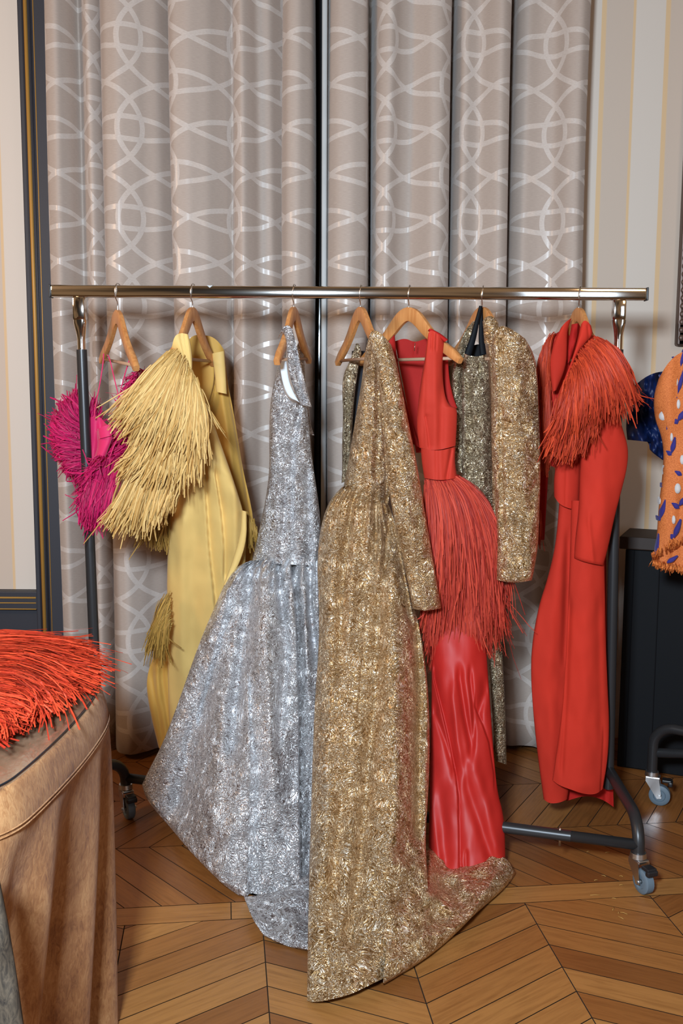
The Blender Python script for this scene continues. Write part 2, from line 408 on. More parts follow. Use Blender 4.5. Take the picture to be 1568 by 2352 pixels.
# ------------------------------------------------------------------ floor: point de Hongrie parquet
WALLY = 3.80
def struct(o): o['kind'] = 'structure'; return o
mb = MB(); mb.add([(-3.2, -3.2, -.004), (3.2, -3.2, -.004), (3.2, WALLY+.1, -.004), (-3.2, WALLY+.1, -.004), (-3.2, -3.2, -.08), (3.2, -3.2, -.08), (3.2, WALLY+.1, -.08), (-3.2, WALLY+.1, -.08)],
                  [(0, 1, 2, 3), (7, 6, 5, 4), (0, 4, 5, 1), (1, 5, 6, 2), (2, 6, 7, 3), (3, 7, 4, 0)])
a0 = PZ(245, 2128)[:2]; a1 = PZ(1568, 2053)[:2]
e1 = (a1-a0)/np.linalg.norm(a1-a0); e2 = np.array([-e1[1], e1[0]])
s0 = PZ(605, 2150)[:2]; ORG = a0 + e1*np.dot(s0-a0, e1)
def loc2(p): d = np.asarray(p)-ORG; return np.array([np.dot(d, e1), np.dot(d, e2)])
def clip(poly, axis, val, keep_greater):
    out = []
    for i in range(len(poly)):
        a, b = poly[i-1], poly[i]; da = (a[axis]-val)*(1 if keep_greater else -1); db = (b[axis]-val)*(1 if keep_greater else -1)
        if (da >= 0) != (db >= 0): t = da/(da-db); out.append(a+(b-a)*t)
        if db >= 0: out.append(b)
    return out
FV, FF, FU, FT = [], [], [], []
def plank(poly, d, tone):
    """poly in local floor axes, d = grain direction"""
    if len(poly) < 3: return
    c = sum(poly)/len(poly); A = 0
    for i in range(len(poly)): A += poly[i-1][0]*poly[i][1]-poly[i][0]*poly[i-1][1]
    if abs(A) < 1e-4: return
    if A < 0: poly = poly[::-1]
    g = .0013; q = []
    K = len(poly)
    for i in range(K):                              # inset by g
        p0, p1, p2 = poly[i-1], poly[i], poly[(i+1) % K]
        u1 = (p1-p0)/(np.linalg.norm(p1-p0)+1e-9); u2 = (p2-p1)/(np.linalg.norm(p2-p1)+1e-9)
        n1 = np.array([-u1[1], u1[0]]); n2 = np.array([-u2[1], u2[0]]); bb = n1+n2; L2 = max(np.dot(bb, n1), .35)
        q.append(p1+bb/L2*g)
    perp = np.array([-d[1], d[0]]); ou, ov = rng.uniform(0, 50, 2); n0 = len(FV)
    for p in q:
        w = ORG+p[0]*e1+p[1]*e2; FV.append((w[0], w[1], 0.0)); FU.append((np.dot(p, d)+ou, np.dot(p, perp)+ov)); FT.append(tone)
    FF.append(tuple(range(n0, n0+len(q))))
seam_x = [loc2(PZ(px, py)[:2])[0] for px, py in ((275, 2172), (605, 2170), (962, 2225), (1212, 2082))]
COLW = .35; BW = .097; CB = loc2(PZ(1138, 2039)[:2])[1]-loc2(PZ(1138, 2077)[:2])[1]
y_phase = loc2(PZ(1252, 2170)[:2])[1]
for k in range(-9, 9):
    x0 = k*COLW; sgn = -1 if k % 2 == 0 else 1        # away from even seams boards come down
    for nn in range(-64, 8):
        yl = y_phase + nn*BW - (COLW*math.tan(PI/6) if sgn > 0 else 0); yr = yl + sgn*COLW*math.tan(PI/6)
        poly = [np.array(p) for p in ((x0, yl), (x0+COLW, yr), (x0+COLW, yr+BW), (x0, yl+BW))]
        poly = clip(poly, 1, 0.0, False)
        if poly: plank(poly, np.array([math.cos(PI/6), sgn*.5]), rng.uniform(.15, .95))
xx = -3.6
while xx < 3.6:
    ln = rng.uniform(.9, 1.5); plank([np.array(p) for p in ((xx, 0), (xx+ln, 0), (xx+ln, CB), (xx, CB))], np.array([1., 0]), rng.uniform(.55, .85)); xx += ln
for r in range(0, 4):
    yb = CB+r*COLW; sg = -1 if r % 2 == 0 else 1
    for nn in range(-45, 45):
        xb = nn*BW; dx = COLW*math.tan(PI/6)*1.25
        poly = [np.array(p) for p in ((xb-sg*dx/2*1, yb), (xb+BW-sg*dx/2, yb), (xb+BW+sg*dx/2, yb+COLW), (xb+sg*dx/2, yb+COLW))]
        plank(poly, np.array([sg*dx, COLW])/np.hypot(dx, COLW), rng.uniform(.1, .6))
n0 = len(mb.v); nv_ = n0+len(FV)
V = mb.v+FV; Fc = mb.f+[tuple(i+n0 for i in f) for f in FF]
fl = link('floor', V, Fc, [M['oak'], M['seam']], None, False, [(0, 0)]*n0+FU, [0]*n0+FT)
for i in range(6): fl.data.polygons[i].material_index = 1
struct(fl)
# ------------------------------------------------------------------ back wall with a dark window behind the curtains
wx0, wx1 = P(690, 900, WALLY)[0], P(790, 900, WALLY)[0]
mb = MB()
mb.box(((-3.2+wx0)/2, WALLY+.05, 1.7), (wx0+3.2, .1, 3.4)); mb.box(((3.2+wx1)/2, WALLY+.05, 1.7), (3.2-wx1, .1, 3.4))
struct(mb.build('wall_back', M['wallpaper'], smooth=False))
mb = MB(); mb.box(((wx0+wx1)/2, WALLY+.06, 1.7), (wx1-wx0, .02, 3.4)); wn = struct(mb.build('window_1', M['dark_glass'], smooth=False))
mb = MB(); mb.box(((wx0+wx1)/2+.0, WALLY+.03, 1.7), (.02, .04, 3.4)); mb.build('window_frame', M['black_paint'], wn, smooth=False)
# left pier: dark moulded stile, chair rail and wainscot
TY = 3.74
sx0, sx1 = P(38, 0, TY)[0], P(128, 0, TY)[0]
mb = MB(); mb.box(((sx0+sx1)/2, TY+.03, 1.7), (sx1-sx0, .06, 3.4), bev=.004)
t1 = struct(mb.build('trim_1', M['slate'], smooth=False))
def bead(px, wpx, out, name, mt):
    x = P(px, 0, TY)[0]; b_ = MB(); b_.tube([(x, TY, 0), (x, TY, 3.4)], wpx*.00164/2, 10, flat=1.0); return b_.build(name, mt, t1)
bead(57, 9, 0, 'gold_bead', M['gold_paint']); bead(50, 4, 0, 'dark_bead', M['slate']); bead(66, 5, 0, 'dark_bead', M['slate']); bead(75, 2.4, 0, 'gold_line', M['gold_paint'])
bead(70, 3, 0, 'dark_bead', M['slate'])
mb = MB(); zt = P(60, 1360, TY)[2]; zb = P(60, 1402, TY)[2]
mb.box(((sx0-3.2)/2, TY+.035, (zt+zb)/2), (sx0+3.2, .05, zt-zb), bev=.004)
t2 = struct(mb.build('trim_2', M['slate'], smooth=False))
for py, w in ((1373, 5), (1385, 3), (1399, 3)):
    z = P(60, py, TY+.01)[2]; b_ = MB(); b_.tube([(-3.2, TY+.01, z), (sx0-.004, TY+.01, z)], w*.0016/2, 8); b_.build('gold_line', M['gold_paint'], t2)
mb = MB(); mb.box(((sx0-3.2)/2, TY+.05, zb/2), (sx0+3.2, .03, zb)); mb.box(((sx0-3.2)/2-.05, TY+.03, zb/2-.05), (sx0+3.0, .012, zb-.3), bev=.005)
t3 = struct(mb.build('trim_3', M['slate'], smooth=False))
mb = MB(); mb.box((2.2, WALLY-.01, .06), (2.0, .02, .12), bev=.003); struct(mb.build('baseboard_right', M['slate'], smooth=False))
# ------------------------------------------------------------------ curtains
def curtain(name, label, prof, edge_cloth=None):
    pr = np.array(prof, float); xs = np.array([P(px, 300, 3.60)[0] for px in pr[:, 0]]); ys = pr[:, 1]
    t = np.r_[0, np.cumsum(np.hypot(np.diff(xs), np.diff(ys)))]
    tt = np.linspace(0, t[-1], 260); c = np.stack([np.interp(tt, t, xs), np.interp(tt, t, ys)], 1)
    for _ in range(5): c[1:-1] = (c[:-2]+2*c[1:-1]+c[2:])/4
    al = np.r_[0, np.cumsum(np.linalg.norm(np.diff(c, axis=0), axis=1))]
    zs = np.linspace(.03, 3.36, 34); V = []; U = []
    ym = 3.61
    for z in zs:
        k = 1.45+.2*math.sin(z*1.3+1)
        for i in range(len(c)):
            w = .006*math.sin(al[i]*9+z*2.1)+.004*math.sin(al[i]*23-z*3.3)
            V.append((c[i, 0]+.004*math.sin(z*2.4+al[i]*14), min(3.785, ym+(c[i, 1]-ym)*k+w), z+.006*math.sin(al[i]*7)*(z < .1))); U.append((al[i]*1.02, z))
    n = len(c); I = np.arange(n*len(zs)).reshape(len(zs), n)
    q = np.stack([I[:-1, :-1], I[:-1, 1:], I[1:, 1:], I[1:, :-1]], -1).reshape(-1, 4)
    e = empty(name, (float(c[:, 0].mean()), 3.61, .03), label, 'curtain')
    o = link('cloth', V, q.tolist(), M['curtain'], e, True, U)
    md = o.modifiers.new('t', 'SOLIDIFY'); md.thickness = .002; md.offset = 1
    mb = MB(); mb.tube([(c[0, 0], 3.60, 3.38), (c[-1, 0], 3.60, 3.38)], .018, 10); mb.build('heading_rod', M['brown_top'], e)
    return e
curtain('curtain', 'greige curtain with pale woven rings, hanging left of the dark gap in the middle',
  [(110, 3.63), (113, 3.585), (140, 3.565), (160, 3.60), (172, 3.655), (182, 3.64), (205, 3.60), (225, 3.625), (239, 3.68), (236, 3.60), (250, 3.565), (280, 3.555), (318, 3.585),
   (330, 3.60), (360, 3.62), (396, 3.685), (392, 3.60), (405, 3.565), (440, 3.555), (480, 3.575), (515, 3.62), (530, 3.645), (536, 3.60), (556, 3.575), (575, 3.60), (590, 3.63), (620, 3.63), (653, 3.685), (649, 3.60), (662, 3.56), (685, 3.55), (712, 3.58), (722, 3.64)])
cr_ = curtain('curtain', 'greige curtain with pale woven rings, hanging right of the dark gap in the middle',
  [(741, 3.66), (752, 3.645), (756, 3.59), (775, 3.56), (805, 3.555), (838, 3.58), (845, 3.63), (850, 3.735), (857, 3.73), (860, 3.62), (870, 3.585), (893, 3.57), (915, 3.61), (940, 3.625), (965, 3.60), (990, 3.575), (1015, 3.58), (1036, 3.62), (1039, 3.72), (1046, 3.72),
   (1048, 3.63), (1062, 3.595), (1078, 3.61), (1100, 3.625), (1125, 3.59), (1145, 3.57), (1168, 3.59), (1173, 3.64), (1176, 3.74), (1185, 3.74), (1188, 3.65), (1205, 3.62), (1240, 3.63), (1275, 3.625), (1300, 3.58), (1325, 3.565), (1347, 3.59), (1355, 3.65), (1357, 3.69)])
x0, x1 = P(739, 300, 3.60)[0], P(751, 300, 3.60)[0]
mb = MB(); mb.box(((x0+x1)/2, 3.60, 1.70), (x1-x0, .05, 3.32), bev=.006); mb.build('lining_edge', M['lining'], cr_)
# ------------------------------------------------------------------ cabinet and picture frame by the right wall
cA = PZ(1418, 1795, 0); 
ft = lambda px, py, z: PZ(px, py, z)
zc = P(1425, 1232, 3.50)[2]
x0 = P(1420, 1500, 3.50)[0]
e = empty('cabinet', (x0+.5, 3.6, 0), 'low black cabinet with a brown top against the striped wall', 'cabinet')
Rz = Matrix.Rotation(math.radians(-24), 3, 'Z')
def cb(c, size, name, mt, bev=.004):
    b_ = MB(); cc = Rz @ Vector(c) + Vector((x0, 3.50, 0)); b_.box(cc, size, Rz, bev); return b_.build(name, mt, e, smooth=False)
cb((.55, .10, (zc-.045)/2), (1.08, .2, zc-.045), 'body', M['black_paint'])
cb((.55, .10, zc-.02), (1.12, .24, .045), 'top', M['brown_top'])
cb((.66, -.008, zc/2-.02), (.78, .022, zc-.05), 'front_panel', M['slate_panel'])
cb((.085, -.003, zc/2-.02), (.09, .012, zc-.05), 'corner_post', M['black_paint'])
fx = P(1557, 700, WALLY-.03)[0]; fz = P(1560, 795, WALLY-.03)[2]
e = empty('picture_frame', (fx+.4, WALLY-.02, fz), 'dark carved picture frame on the striped wall at the right edge', 'picture frame')
mb = MB(); fw = .09
mb.box((fx+fw/2, WALLY-.02, fz+.65), (fw, .04, 1.3), bev=.008); mb.box((fx+.45, WALLY-.02, fz+fw/2), (.9, .04, fw), bev=.008); mb.box((fx+.45, WALLY-.02, fz+1.3-fw/2), (.9, .04, fw), bev=.008); mb.box((fx+.9-fw/2, WALLY-.02, fz+.65), (fw, .04, 1.3), bev=.008)
mb.build('frame', M['bronze'], e, smooth=False)
mb = MB()
for k in range(44):
    z = fz+.03+k*.029
    for j, (dx, r) in enumerate(((.014, .010), (.038, .013), (.066, .010))):
        bm = bmesh.new(); bmesh.ops.create_icosphere(bm, subdivisions=2, radius=r)
        bm.verts.index_update(); mb.add([(v.co.x*1.1+fx+dx, v.co.y*.7+WALLY-.042, v.co.z*1.25+z+(.0145 if j == 1 else 0)) for v in bm.verts], [[v.index for v in f.verts] for f in bm.faces]); bm.free()
mb.build('carving', M['bronze'], e)
mb = MB(); mb.box((fx+.45, WALLY-.012, fz+.65), (.76, .008, 1.16)); mb.build('picture', M['slate_panel'], e, smooth=False)
# ------------------------------------------------------------------ clothes rack
RY = 2.97
pL, pR = P(118, 674, RY), P(1483, 671, RY)
zr = (pL[2]+pR[2])/2; RH = 27*.00130
def caster(parent, x, y, ang, dark=False, ztop=.105):
    """swivel caster with its stem, standing on the floor at x, y"""
    R = Matrix.Rotation(ang, 3, 'Z'); T = lambda p: R @ Vector(p) + Vector((x, y, 0))
    r = .034
    c = MB(); c.tube([T((0, 0, ztop)), T((0, 0, ztop-.014))], [.021, .023], 20); f = MB()
    f.box(T((.004, 0, ztop-.019)), (.046, .034, .008), R, .002)
    for s in (-1, 1):
        v = [T(p) for p in ((-.018, s*.0165, ztop-.018), (.024, s*.0165, ztop-.018), (.034, s*.0165, r-.006), (.020, s*.0165, r-.009), (-.018, s*.0165, ztop-.018-.012))]
        v += [T(p) for p in ((-.018, s*.0185, ztop-.018), (.024, s*.0185, ztop-.018), (.034, s*.0185, r-.006), (.020, s*.0185, r-.009), (-.018, s*.0185, ztop-.018-.012))]
        f.add(v, [(0, 1, 2, 3, 4), (9, 8, 7, 6, 5)]+[(i, (i+1) % 5, (i+1) % 5+5, i+5) for i in range(5)])
    f.tube([T((.027, -.024, r)), T((.027, .024, r))], .005, 10)
    fk = f.build('caster', M['zinc'], parent, smooth=False); c.build('caster_collar', M['zinc'], fk, sharp=40); parent = fk
    w = MB(); prof = [(-.013, .020), (-.013, .030), (-.010, .034), (0, .0345), (.010, .034), (.013, .030), (.013, .020), (.009, .018), (.009, .007), (-.009, .007), (-.009, .018)]
    n = 32; V = []; K = len(prof)
    for i in range(n):
        a = 2*PI*i/n
        for (q, rad) in prof: V.append(T((.027+rad*math.cos(a), q, r+.0005+rad*math.sin(a))))
    w.add(V, [(i*K+k, i*K+(k+1) % K, ((i+1) % n)*K+(k+1) % K, ((i+1) % n)*K+k) for i in range(n) for k in range(K)])
    w.build('caster_wheel', M['rubber'], parent, sharp=40)
    b = MB(); b.box(T((.048, 0, ztop-.026)), (.03, .03, .010), R, .003); b.box(T((.060, 0, ztop-.034)), (.014, .034, .016), R, .004); b.build('brake_pedal', M['black_plastic'], parent, smooth=False)
rack = empty('clothes_rack', (0, RY, 0), 'long chrome and black steel clothes rack on casters holding the gowns', 'clothes rack', None)
mb = MB()
L_ = pR[0]-pL[0]
mb.box(((pL[0]+pR[0])/2, RY, zr), (L_, .032, RH), bev=.006)
mb.build('rail', M['chrome'], rack, smooth=True, sharp=35)
for px_, s in ((pL[0], -1), (pR[0], 1)):
    c = MB(); c.box((px_+s*.001, RY, zr), (.005, .035, RH+.003), bev=.002); c.build('end_cap', M['black_plastic'], rack, smooth=False)
c = MB(); v3 = P(483, 660, RY); c.add([(v3[0]-.008, RY-.0165, zr+RH/2), (v3[0]+.009, RY-.0165, zr+RH/2), (v3[0], RY-.0168, zr+RH/2-.007), (v3[0]-.008, RY+.0, zr+RH/2+.0012), (v3[0]+.009, RY, zr+RH/2+.0012)], [(0, 2, 1), (0, 1, 4, 3)]); c.build('paper_scrap', M['lining'], rack, smooth=False)
posts = []
BZ = .135                                           # height of the base tubes
for (tx, ty), (bx_, by_) in (((183, 700), (216, 1480)), ((1421, 700), (1404, 1480))):
    a = P(tx, ty, RY); b = P(bx_, by_, RY); k = (a-b)/(a[2]-b[2])
    top = a + k*(zr-RH/2-a[2]); bot = a + k*(BZ-a[2]); zsw = P(tx, 803, RY)[2]; sw = a+k*(zsw-a[2])
    z1 = P(tx, 735, RY)[2]; z2 = P(tx, 780, RY)[2]
    p = MB(); p.tube([bot, sw], .0155, 20); post = p.build('post', M['powder'], rack, sharp=50)
    q = MB(); pa = a+k*(z1-a[2]); pb = a+k*(z2-a[2])
    q.box((top+pa)/2, (.037, .033, abs(top[2]-pa[2])+.004), bev=.006)
    # square collar necks down to a round sleeve
    V = []; ns = 24; secs = []
    for t in np.linspace(0, 1, 9):
        c0 = pa*(1-t)+pb*t; e_ = t*t*(3-2*t)
        for i in range(ns):
            an = 2*PI*i/ns; ca, sa = math.cos(an), math.sin(an)
            sq = .0185/max(abs(ca), abs(sa)); rd = .0118; r_ = min(sq, .0225)*(1-e_)+rd*e_
            V.append((c0[0]+r_*ca, c0[1]+r_*sa*(.9*(1-e_)+e_), c0[2]))
    q.add(V, [(j*ns+i, j*ns+(i+1) % ns, (j+1)*ns+(i+1) % ns, (j+1)*ns+i) for j in range(8) for i in range(ns)])
    q.tube([pb, sw-np.array([0, 0, .004])], .0118, 20); q.build('chrome_sleeve', M['chrome'], post, sharp=35)
    posts.append(bot)
# base: end tubes run front to back, crossbar runs diagonally from back left to front right
cr1 = PZ(1462, 2040, 0); cl1 = PZ(290, 1872, 0)
def endtube(post, front, back, parent=rack):
    """tube that rises from the front caster, bends and runs to the back caster, passing under the post"""
    pts = []
    f = np.array(front); b_ = np.array(back)
    d = (b_-f); d[2] = 0; d /= np.linalg.norm(d)
    pts.append(f+[0, 0, .10]); pts.append(f+[0, 0, .115])
    for t in np.linspace(0, PI/2, 8): pts.append(f+[0, 0, .115]+d*(.085*(1-math.cos(t)))+np.array([0, 0, .085*math.sin(t)*.9]))
    e_ = b_-d*.085
    pts.append(e_+[0, 0, .1915])
    for t in np.linspace(PI/2, 0, 8): pts.append(b_+[0, 0, .115]-d*(.085*(1-math.cos(t)))+np.array([0, 0, .085*math.sin(t)*.9]))
    pts.append(b_+[0, 0, .10])
    mb = MB(); mb.tube(pts, .0165, 18); mb.build('end_tube', M['powder'], parent, sharp=50); return pts
rF = np.array([cr1[0], cr1[1], 0.]); rB = rF+1.0*np.array([(posts[1][0]-rF[0])*2.0, (posts[1][1]-rF[1])*2.0, 0])
lB = np.array([cl1[0], cl1[1], 0.]); lF = lB+np.array([(posts[0][0]-lB[0])*2.0, (posts[0][1]-lB[1])*2.0, 0])
endtube(posts[1], rF, rB); endtube(posts[0], lF, lB)
ca = P(1447, 1944, rF[1]+.0); ca = np.array([rF[0], rF[1], .125]); cb_ = np.array([lB[0], lB[1], .125])
mid_ = ca*.80+cb_*.20
mb = MB(); mb.tube([ca, cb_], .0150, 18); mb.build('crossbar', M['powder'], rack)
mb = MB(); mj = P(1318, 1921, 2.8); t_ = .115; mj = ca*(1-t_)+cb_*t_
mb.tube([mj+[-.001, 0, 0], mj+(cb_-ca)*.35], .0160, 18)
mb.build('crossbar_sleeve', M['powder'], rack, sharp=40)
mb = MB(); mq = ca*(1-.135)+cb_*.135; mb.tube([mq+[0, -.004, -.030], mq+[0, -.002, .021]], .0035, 8); mb.build('bolt', M['zinc'], rack)
caster(rack, rF[0], rF[1], math.radians(-70)); caster(rack, rB[0], rB[1], math.radians(40)); caster(rack, lB[0], lB[1], math.radians(-60)); caster(rack, lF[0], lF[1], math.radians(150))
# ------------------------------------------------------------------ hangers
def hanger(px, py_apex, endpx, label, side='R', near='R', tilt=0.0, scale=1.0, Y=RY):
    """wooden suit hanger hung on the rail at pixel column px; yaw turns it away from the rail plane"""
    a = P(px, py_apex, Y); best = (1e9, 0)
    for dg in np.arange(20, 90, .5):                # turn that brings the named arm end to its column
        r_ = math.radians(dg); sx_ = 1 if side == 'R' else -1; sy_ = -1 if side == near else 1
        w_ = np.array([a[0]+sx_*.214*math.cos(r_), Y+sy_*.214*math.sin(r_), a[2]-.15]); q_ = RM.T @ (w_-CAM); u_ = W/2+F*q_[0]/-q_[2]
        if abs(u_-endpx) < best[0]: best = (abs(u_-endpx), dg)
    yaw = best[1]; e = empty('wooden_hanger', (a[0], Y, a[2]), label, 'hanger', 'wooden hangers on the rail')
    th = math.radians(yaw)*(1 if near == 'L' else -1); R = Matrix.Rotation(th, 3, 'Z') @ Matrix.Rotation(math.radians(tilt), 3, 'Y')
    o3 = Vector((a[0], Y, a[2]))
    cl = [(0, -.018), (.018, -.021), (.04, -.034), (.075, -.066), (.11, -.094), (.15, -.119), (.185, -.138), (.214, -.158)]
    wd_ = [.040, .040, .037, .032, .029, .028, .028, .018]
    for s in (-1, 1):
        b = MB(); V = []; n = len(cl); c = resample([(x*scale, z*scale) for x, z in cl], 22, 1); ww = np.interp(np.linspace(0, 1, 22), np.linspace(0, 1, n), wd_)
        for i in range(22):
            t = c[min(i+1, 21)]-c[max(i-1, 0)]; t = t/np.linalg.norm(t); nr = np.array([-t[1], t[0]])
            if i == 0: nr = np.array([0, 1.])
            h = ww[i]/2*scale; th_ = .0068
            for (u, w_) in ((-1, -.7), (-.8, -1), (.8, -1), (1, -.7), (1, .7), (.8, 1), (-.8, 1), (-1, .7)):
                q = c[i]+nr*u*h; V.append(R @ Vector((s*q[0], w_*th_*(1.0+.25*(i/21)), q[1])) + o3)
        Fc = [(i*8+k, i*8+(k+1) % 8, (i+1)*8+(k+1) % 8, (i+1)*8+k) for i in range(21) for k in range(8)]
        Fc += [tuple(range(8)), tuple(21*8+k for k in range(7, -1, -1))]
        b.add(V, Fc); b.build('hanger_arm', M['wood_tan'], e, sharp=50)
    b = MB(); b.tube([R @ Vector((-.19*scale, 0, -.150*scale)) + o3, R @ Vector((.19*scale, 0, -.150*scale)) + o3], .0048, 10); b.build('trouser_bar', M['dowel'], e)
    # hook passes round the rail
    top = zr+RH/2+.004; hp = []
    hx = a[0]
    hp.append((a[0], Y, a[2]-.01)); hp.append((a[0]+.001, Y, zr-RH/2-.012))
    hp.append((a[0]-.002, Y-.014, zr-RH/2-.004)); hp.append((a[0]-.003, Y-.0205, zr-RH/4)); hp.append((a[0]-.001, Y-.0205, zr+RH/4)); hp.append((a[0]+.001, Y-.014, top+.0))
    hp.append((a[0]+.003, Y, top+.002)); hp.append((a[0]+.005, Y+.014, top)); hp.append((a[0]+.006, Y+.021, zr+RH/4)); hp.append((a[0]+.006, Y+.021, zr-RH/3))
    b = MB(); b.tube(resample(hp, 30, 2), .0016, 8); b.build('hook', M['steel'], e)
    return e
hanger(270, 713, 315, 'reddish wooden hanger with pink straps looped on it, first on the left', near='R', tilt=4)
hanger(442, 707, 489, 'wooden hanger inside the yellow coat', near='L')
hanger(674, 706, 634, 'wooden hanger inside the silver gown, its near tip poking out of the armhole', side='L', near='L', tilt=-2)
hanger(827, 706, 884, 'wooden hanger inside the long gold gown', near='R')
hanger(938, 707, 1058, 'wooden hanger with a bare arm end, inside the orange-red sleeveless dress', near='R')
hanger(1106, 706, 1188, 'wooden hanger with black straps over its neck, inside the gold jacket', near='R')
hanger(1328, 708, 1385, 'wooden hanger inside the red suit with fringed collar, last on the right', near='R')
# ------------------------------------------------------------------ table with suede cloth, lower left
TZ = .76
ctrl = [(-330, 1850), (-160, 1856), (0, 1822), (75, 1763), (150, 1692), (196, 1640), (222, 1603), (230, 1580), (222, 1566), (190, 1555), (120, 1545), (0, 1536), (-250, 1530), (-700, 1560), (-760, 1700), (-600, 1800)]
pts = np.array([PZ(x, y, TZ)[:2] for x, y in ctrl])
def closed_curve(p, n, it=3):
    p = np.asarray(p)
    for _ in range(it):
        q = []
        for i in range(len(p)): a, b = p[i], p[(i+1) % len(p)]; q += [a*.75+b*.25, a*.25+b*.75]
        p = np.array(q)
    d = np.r_[0, np.cumsum(np.linalg.norm(np.diff(np.vstack([p, p[:1]]), axis=0), axis=1))]; t = np.linspace(0, d[-1], n+1)[:-1]; pc = np.vstack([p, p[:1]])
    return np.stack([np.interp(t, d, pc[:, k]) for k in (0, 1)], 1)
NR = 420
rim = closed_curve(pts, NR); cen = rim.mean(0)
nrm = np.roll(rim, -1, 0)-np.roll(rim, 1, 0); nrm = np.stack([nrm[:, 1], -nrm[:, 0]], 1); nrm /= np.linalg.norm(nrm, axis=1)[:, None]
if np.dot(nrm[0], rim[0]-cen) < 0: nrm = -nrm
for _ in range(30): nrm = (np.roll(nrm, 1, 0)+nrm*2+np.roll(nrm, -1, 0))/4
nrm /= np.linalg.norm(nrm, axis=1)[:, None]
table = empty('table', (float(cen[0]), float(cen[1]), 0), 'large table at the lower left with a glass top', 'table')
def loop_faces(k, n): return [(j*n+i, j*n+(i+1) % n, (j+1)*n+(i+1) % n, (j+1)*n+i) for j in range(k-1) for i in range(n)]
def slab(name, inset, z0, z1, mt, parent):
    r = rim-nrm*inset; V = [(*p, z0) for p in r]+[(*p, z1) for p in r]; n = NR
    return link(name, V, loop_faces(2, n)+[tuple(range(n))[::-1], tuple(range(n, 2*n))], mt, parent, False)
slab('board', .012, TZ-.03, TZ-.004, M['brown_top'], table)
for sx_, sy_ in ((.5, .5), (-.5, .5), (.5, -.5), (-.5, -.5)):
    x = cen[0]+sx_*.5; y = cen[1]+sy_*.5; b = MB(); b.box((x, y, (TZ-.03)/2), (.05, .05, TZ-.03)); b.build('leg', M['brown_top'], table, smooth=False)
slab('glass_top', .004, TZ+.0025, TZ+.0075, M['glass'], table)
b = MB(); b.tube([(*(rim[i]-nrm[i]*.003), TZ+.005) for i in range(0, NR, 2)], .0018, 8, closed=True); b.build('glass_edge', M['dark_glass'], table)
arc = np.r_[0, np.cumsum(np.linalg.norm(np.diff(rim, axis=0), axis=1))]
# pleats: their crests, in distance round the rim, chosen from the photograph's columns
def s_at(px, py):
    q = PZ(px, py, TZ)[:2]; return arc[np.argmin(np.linalg.norm(rim-q, axis=1))]
cloth_e = empty('tablecloth', (float(cen[0]), float(cen[1]), 0), 'tan suede cloth with deep pleats covering the table at the lower left', 'tablecloth')
K = 46; V = []; zs = np.concatenate([[TZ+.0015, TZ+.0015, TZ-.004, TZ-.012], np.linspace(TZ-.03, .006, K-4)])
pl = np.zeros(NR)
sA, sB, sC, sD, sE = s_at(0, 1822), s_at(75, 1763), s_at(150, 1692), s_at(200, 1635), s_at(226, 1595)
PLP = abs(s_at(195, 1640)-s_at(100, 1740)); PLP = max(PLP, .12)
tot = arc[-1]+np.linalg.norm(rim[0]-rim[-1])
for i in range(NR):
    s = arc[i]; ph_ = ((s-s_at(100, 1740))/PLP) % 1.0; pl[i] = 1.3*(1-abs(2*ph_-1))**2*1.6-.6+.25*math.sin(2*PI*(s-sA)/.131+1); pl[i] = 1.5*abs(math.cos(PI*ph_))**1.5-.7+.2*math.sin(2*PI*(s-sA)/.131+1)
for j, z in enumerate(zs):
    drop = max(0, (TZ-.075-z))/(TZ-.075); band = min(1, max(0, (TZ-z)/.04))
    off = .004+.012*band-.022*drop**1.1 if j > 1 else -.02*(1-j)+(-.002)
    if j == 0: off = -.25
    if j == 1: off = .0
    for i in range(NR):
        a = off + (pl[i]*(.05*drop**.6) if j > 3 else 0) - .11*drop*np.clip((2.0-rim[i, 1])/.35, 0, 1)
        V.append((rim[i, 0]+nrm[i, 0]*a, rim[i, 1]+nrm[i, 1]*a, z-(.004 if j == 0 else 0)*0))
link('skirt', V, loop_faces(K, NR), M['suede'], cloth_e, True)
slab('cover', .0, TZ-.002, TZ+.002, M['tabletop'], cloth_e)
for dz, io in ((.060, .0175), (.066, .0178)):
    b = MB(); b.tube([(*(rim[i]+nrm[i]*(io+.0006)), TZ-dz) for i in range(0, NR, 2)], .0013, 6, closed=True); b.build('stitching', M['suede'], cloth_e)
# dark hide panel showing between two pleats at the very left
patch('dark_panel', M['suede_dark'], cloth_e, [(-60, 2000), (-8, 1985)], [(-60, 2500), (75, 2500)], [(-60, 2000), (-60, 2500)], [(-8, 1985), (20, 2120), (48, 2300), (75, 2500)], 1.30, T=.02, nu=16, nv=40)
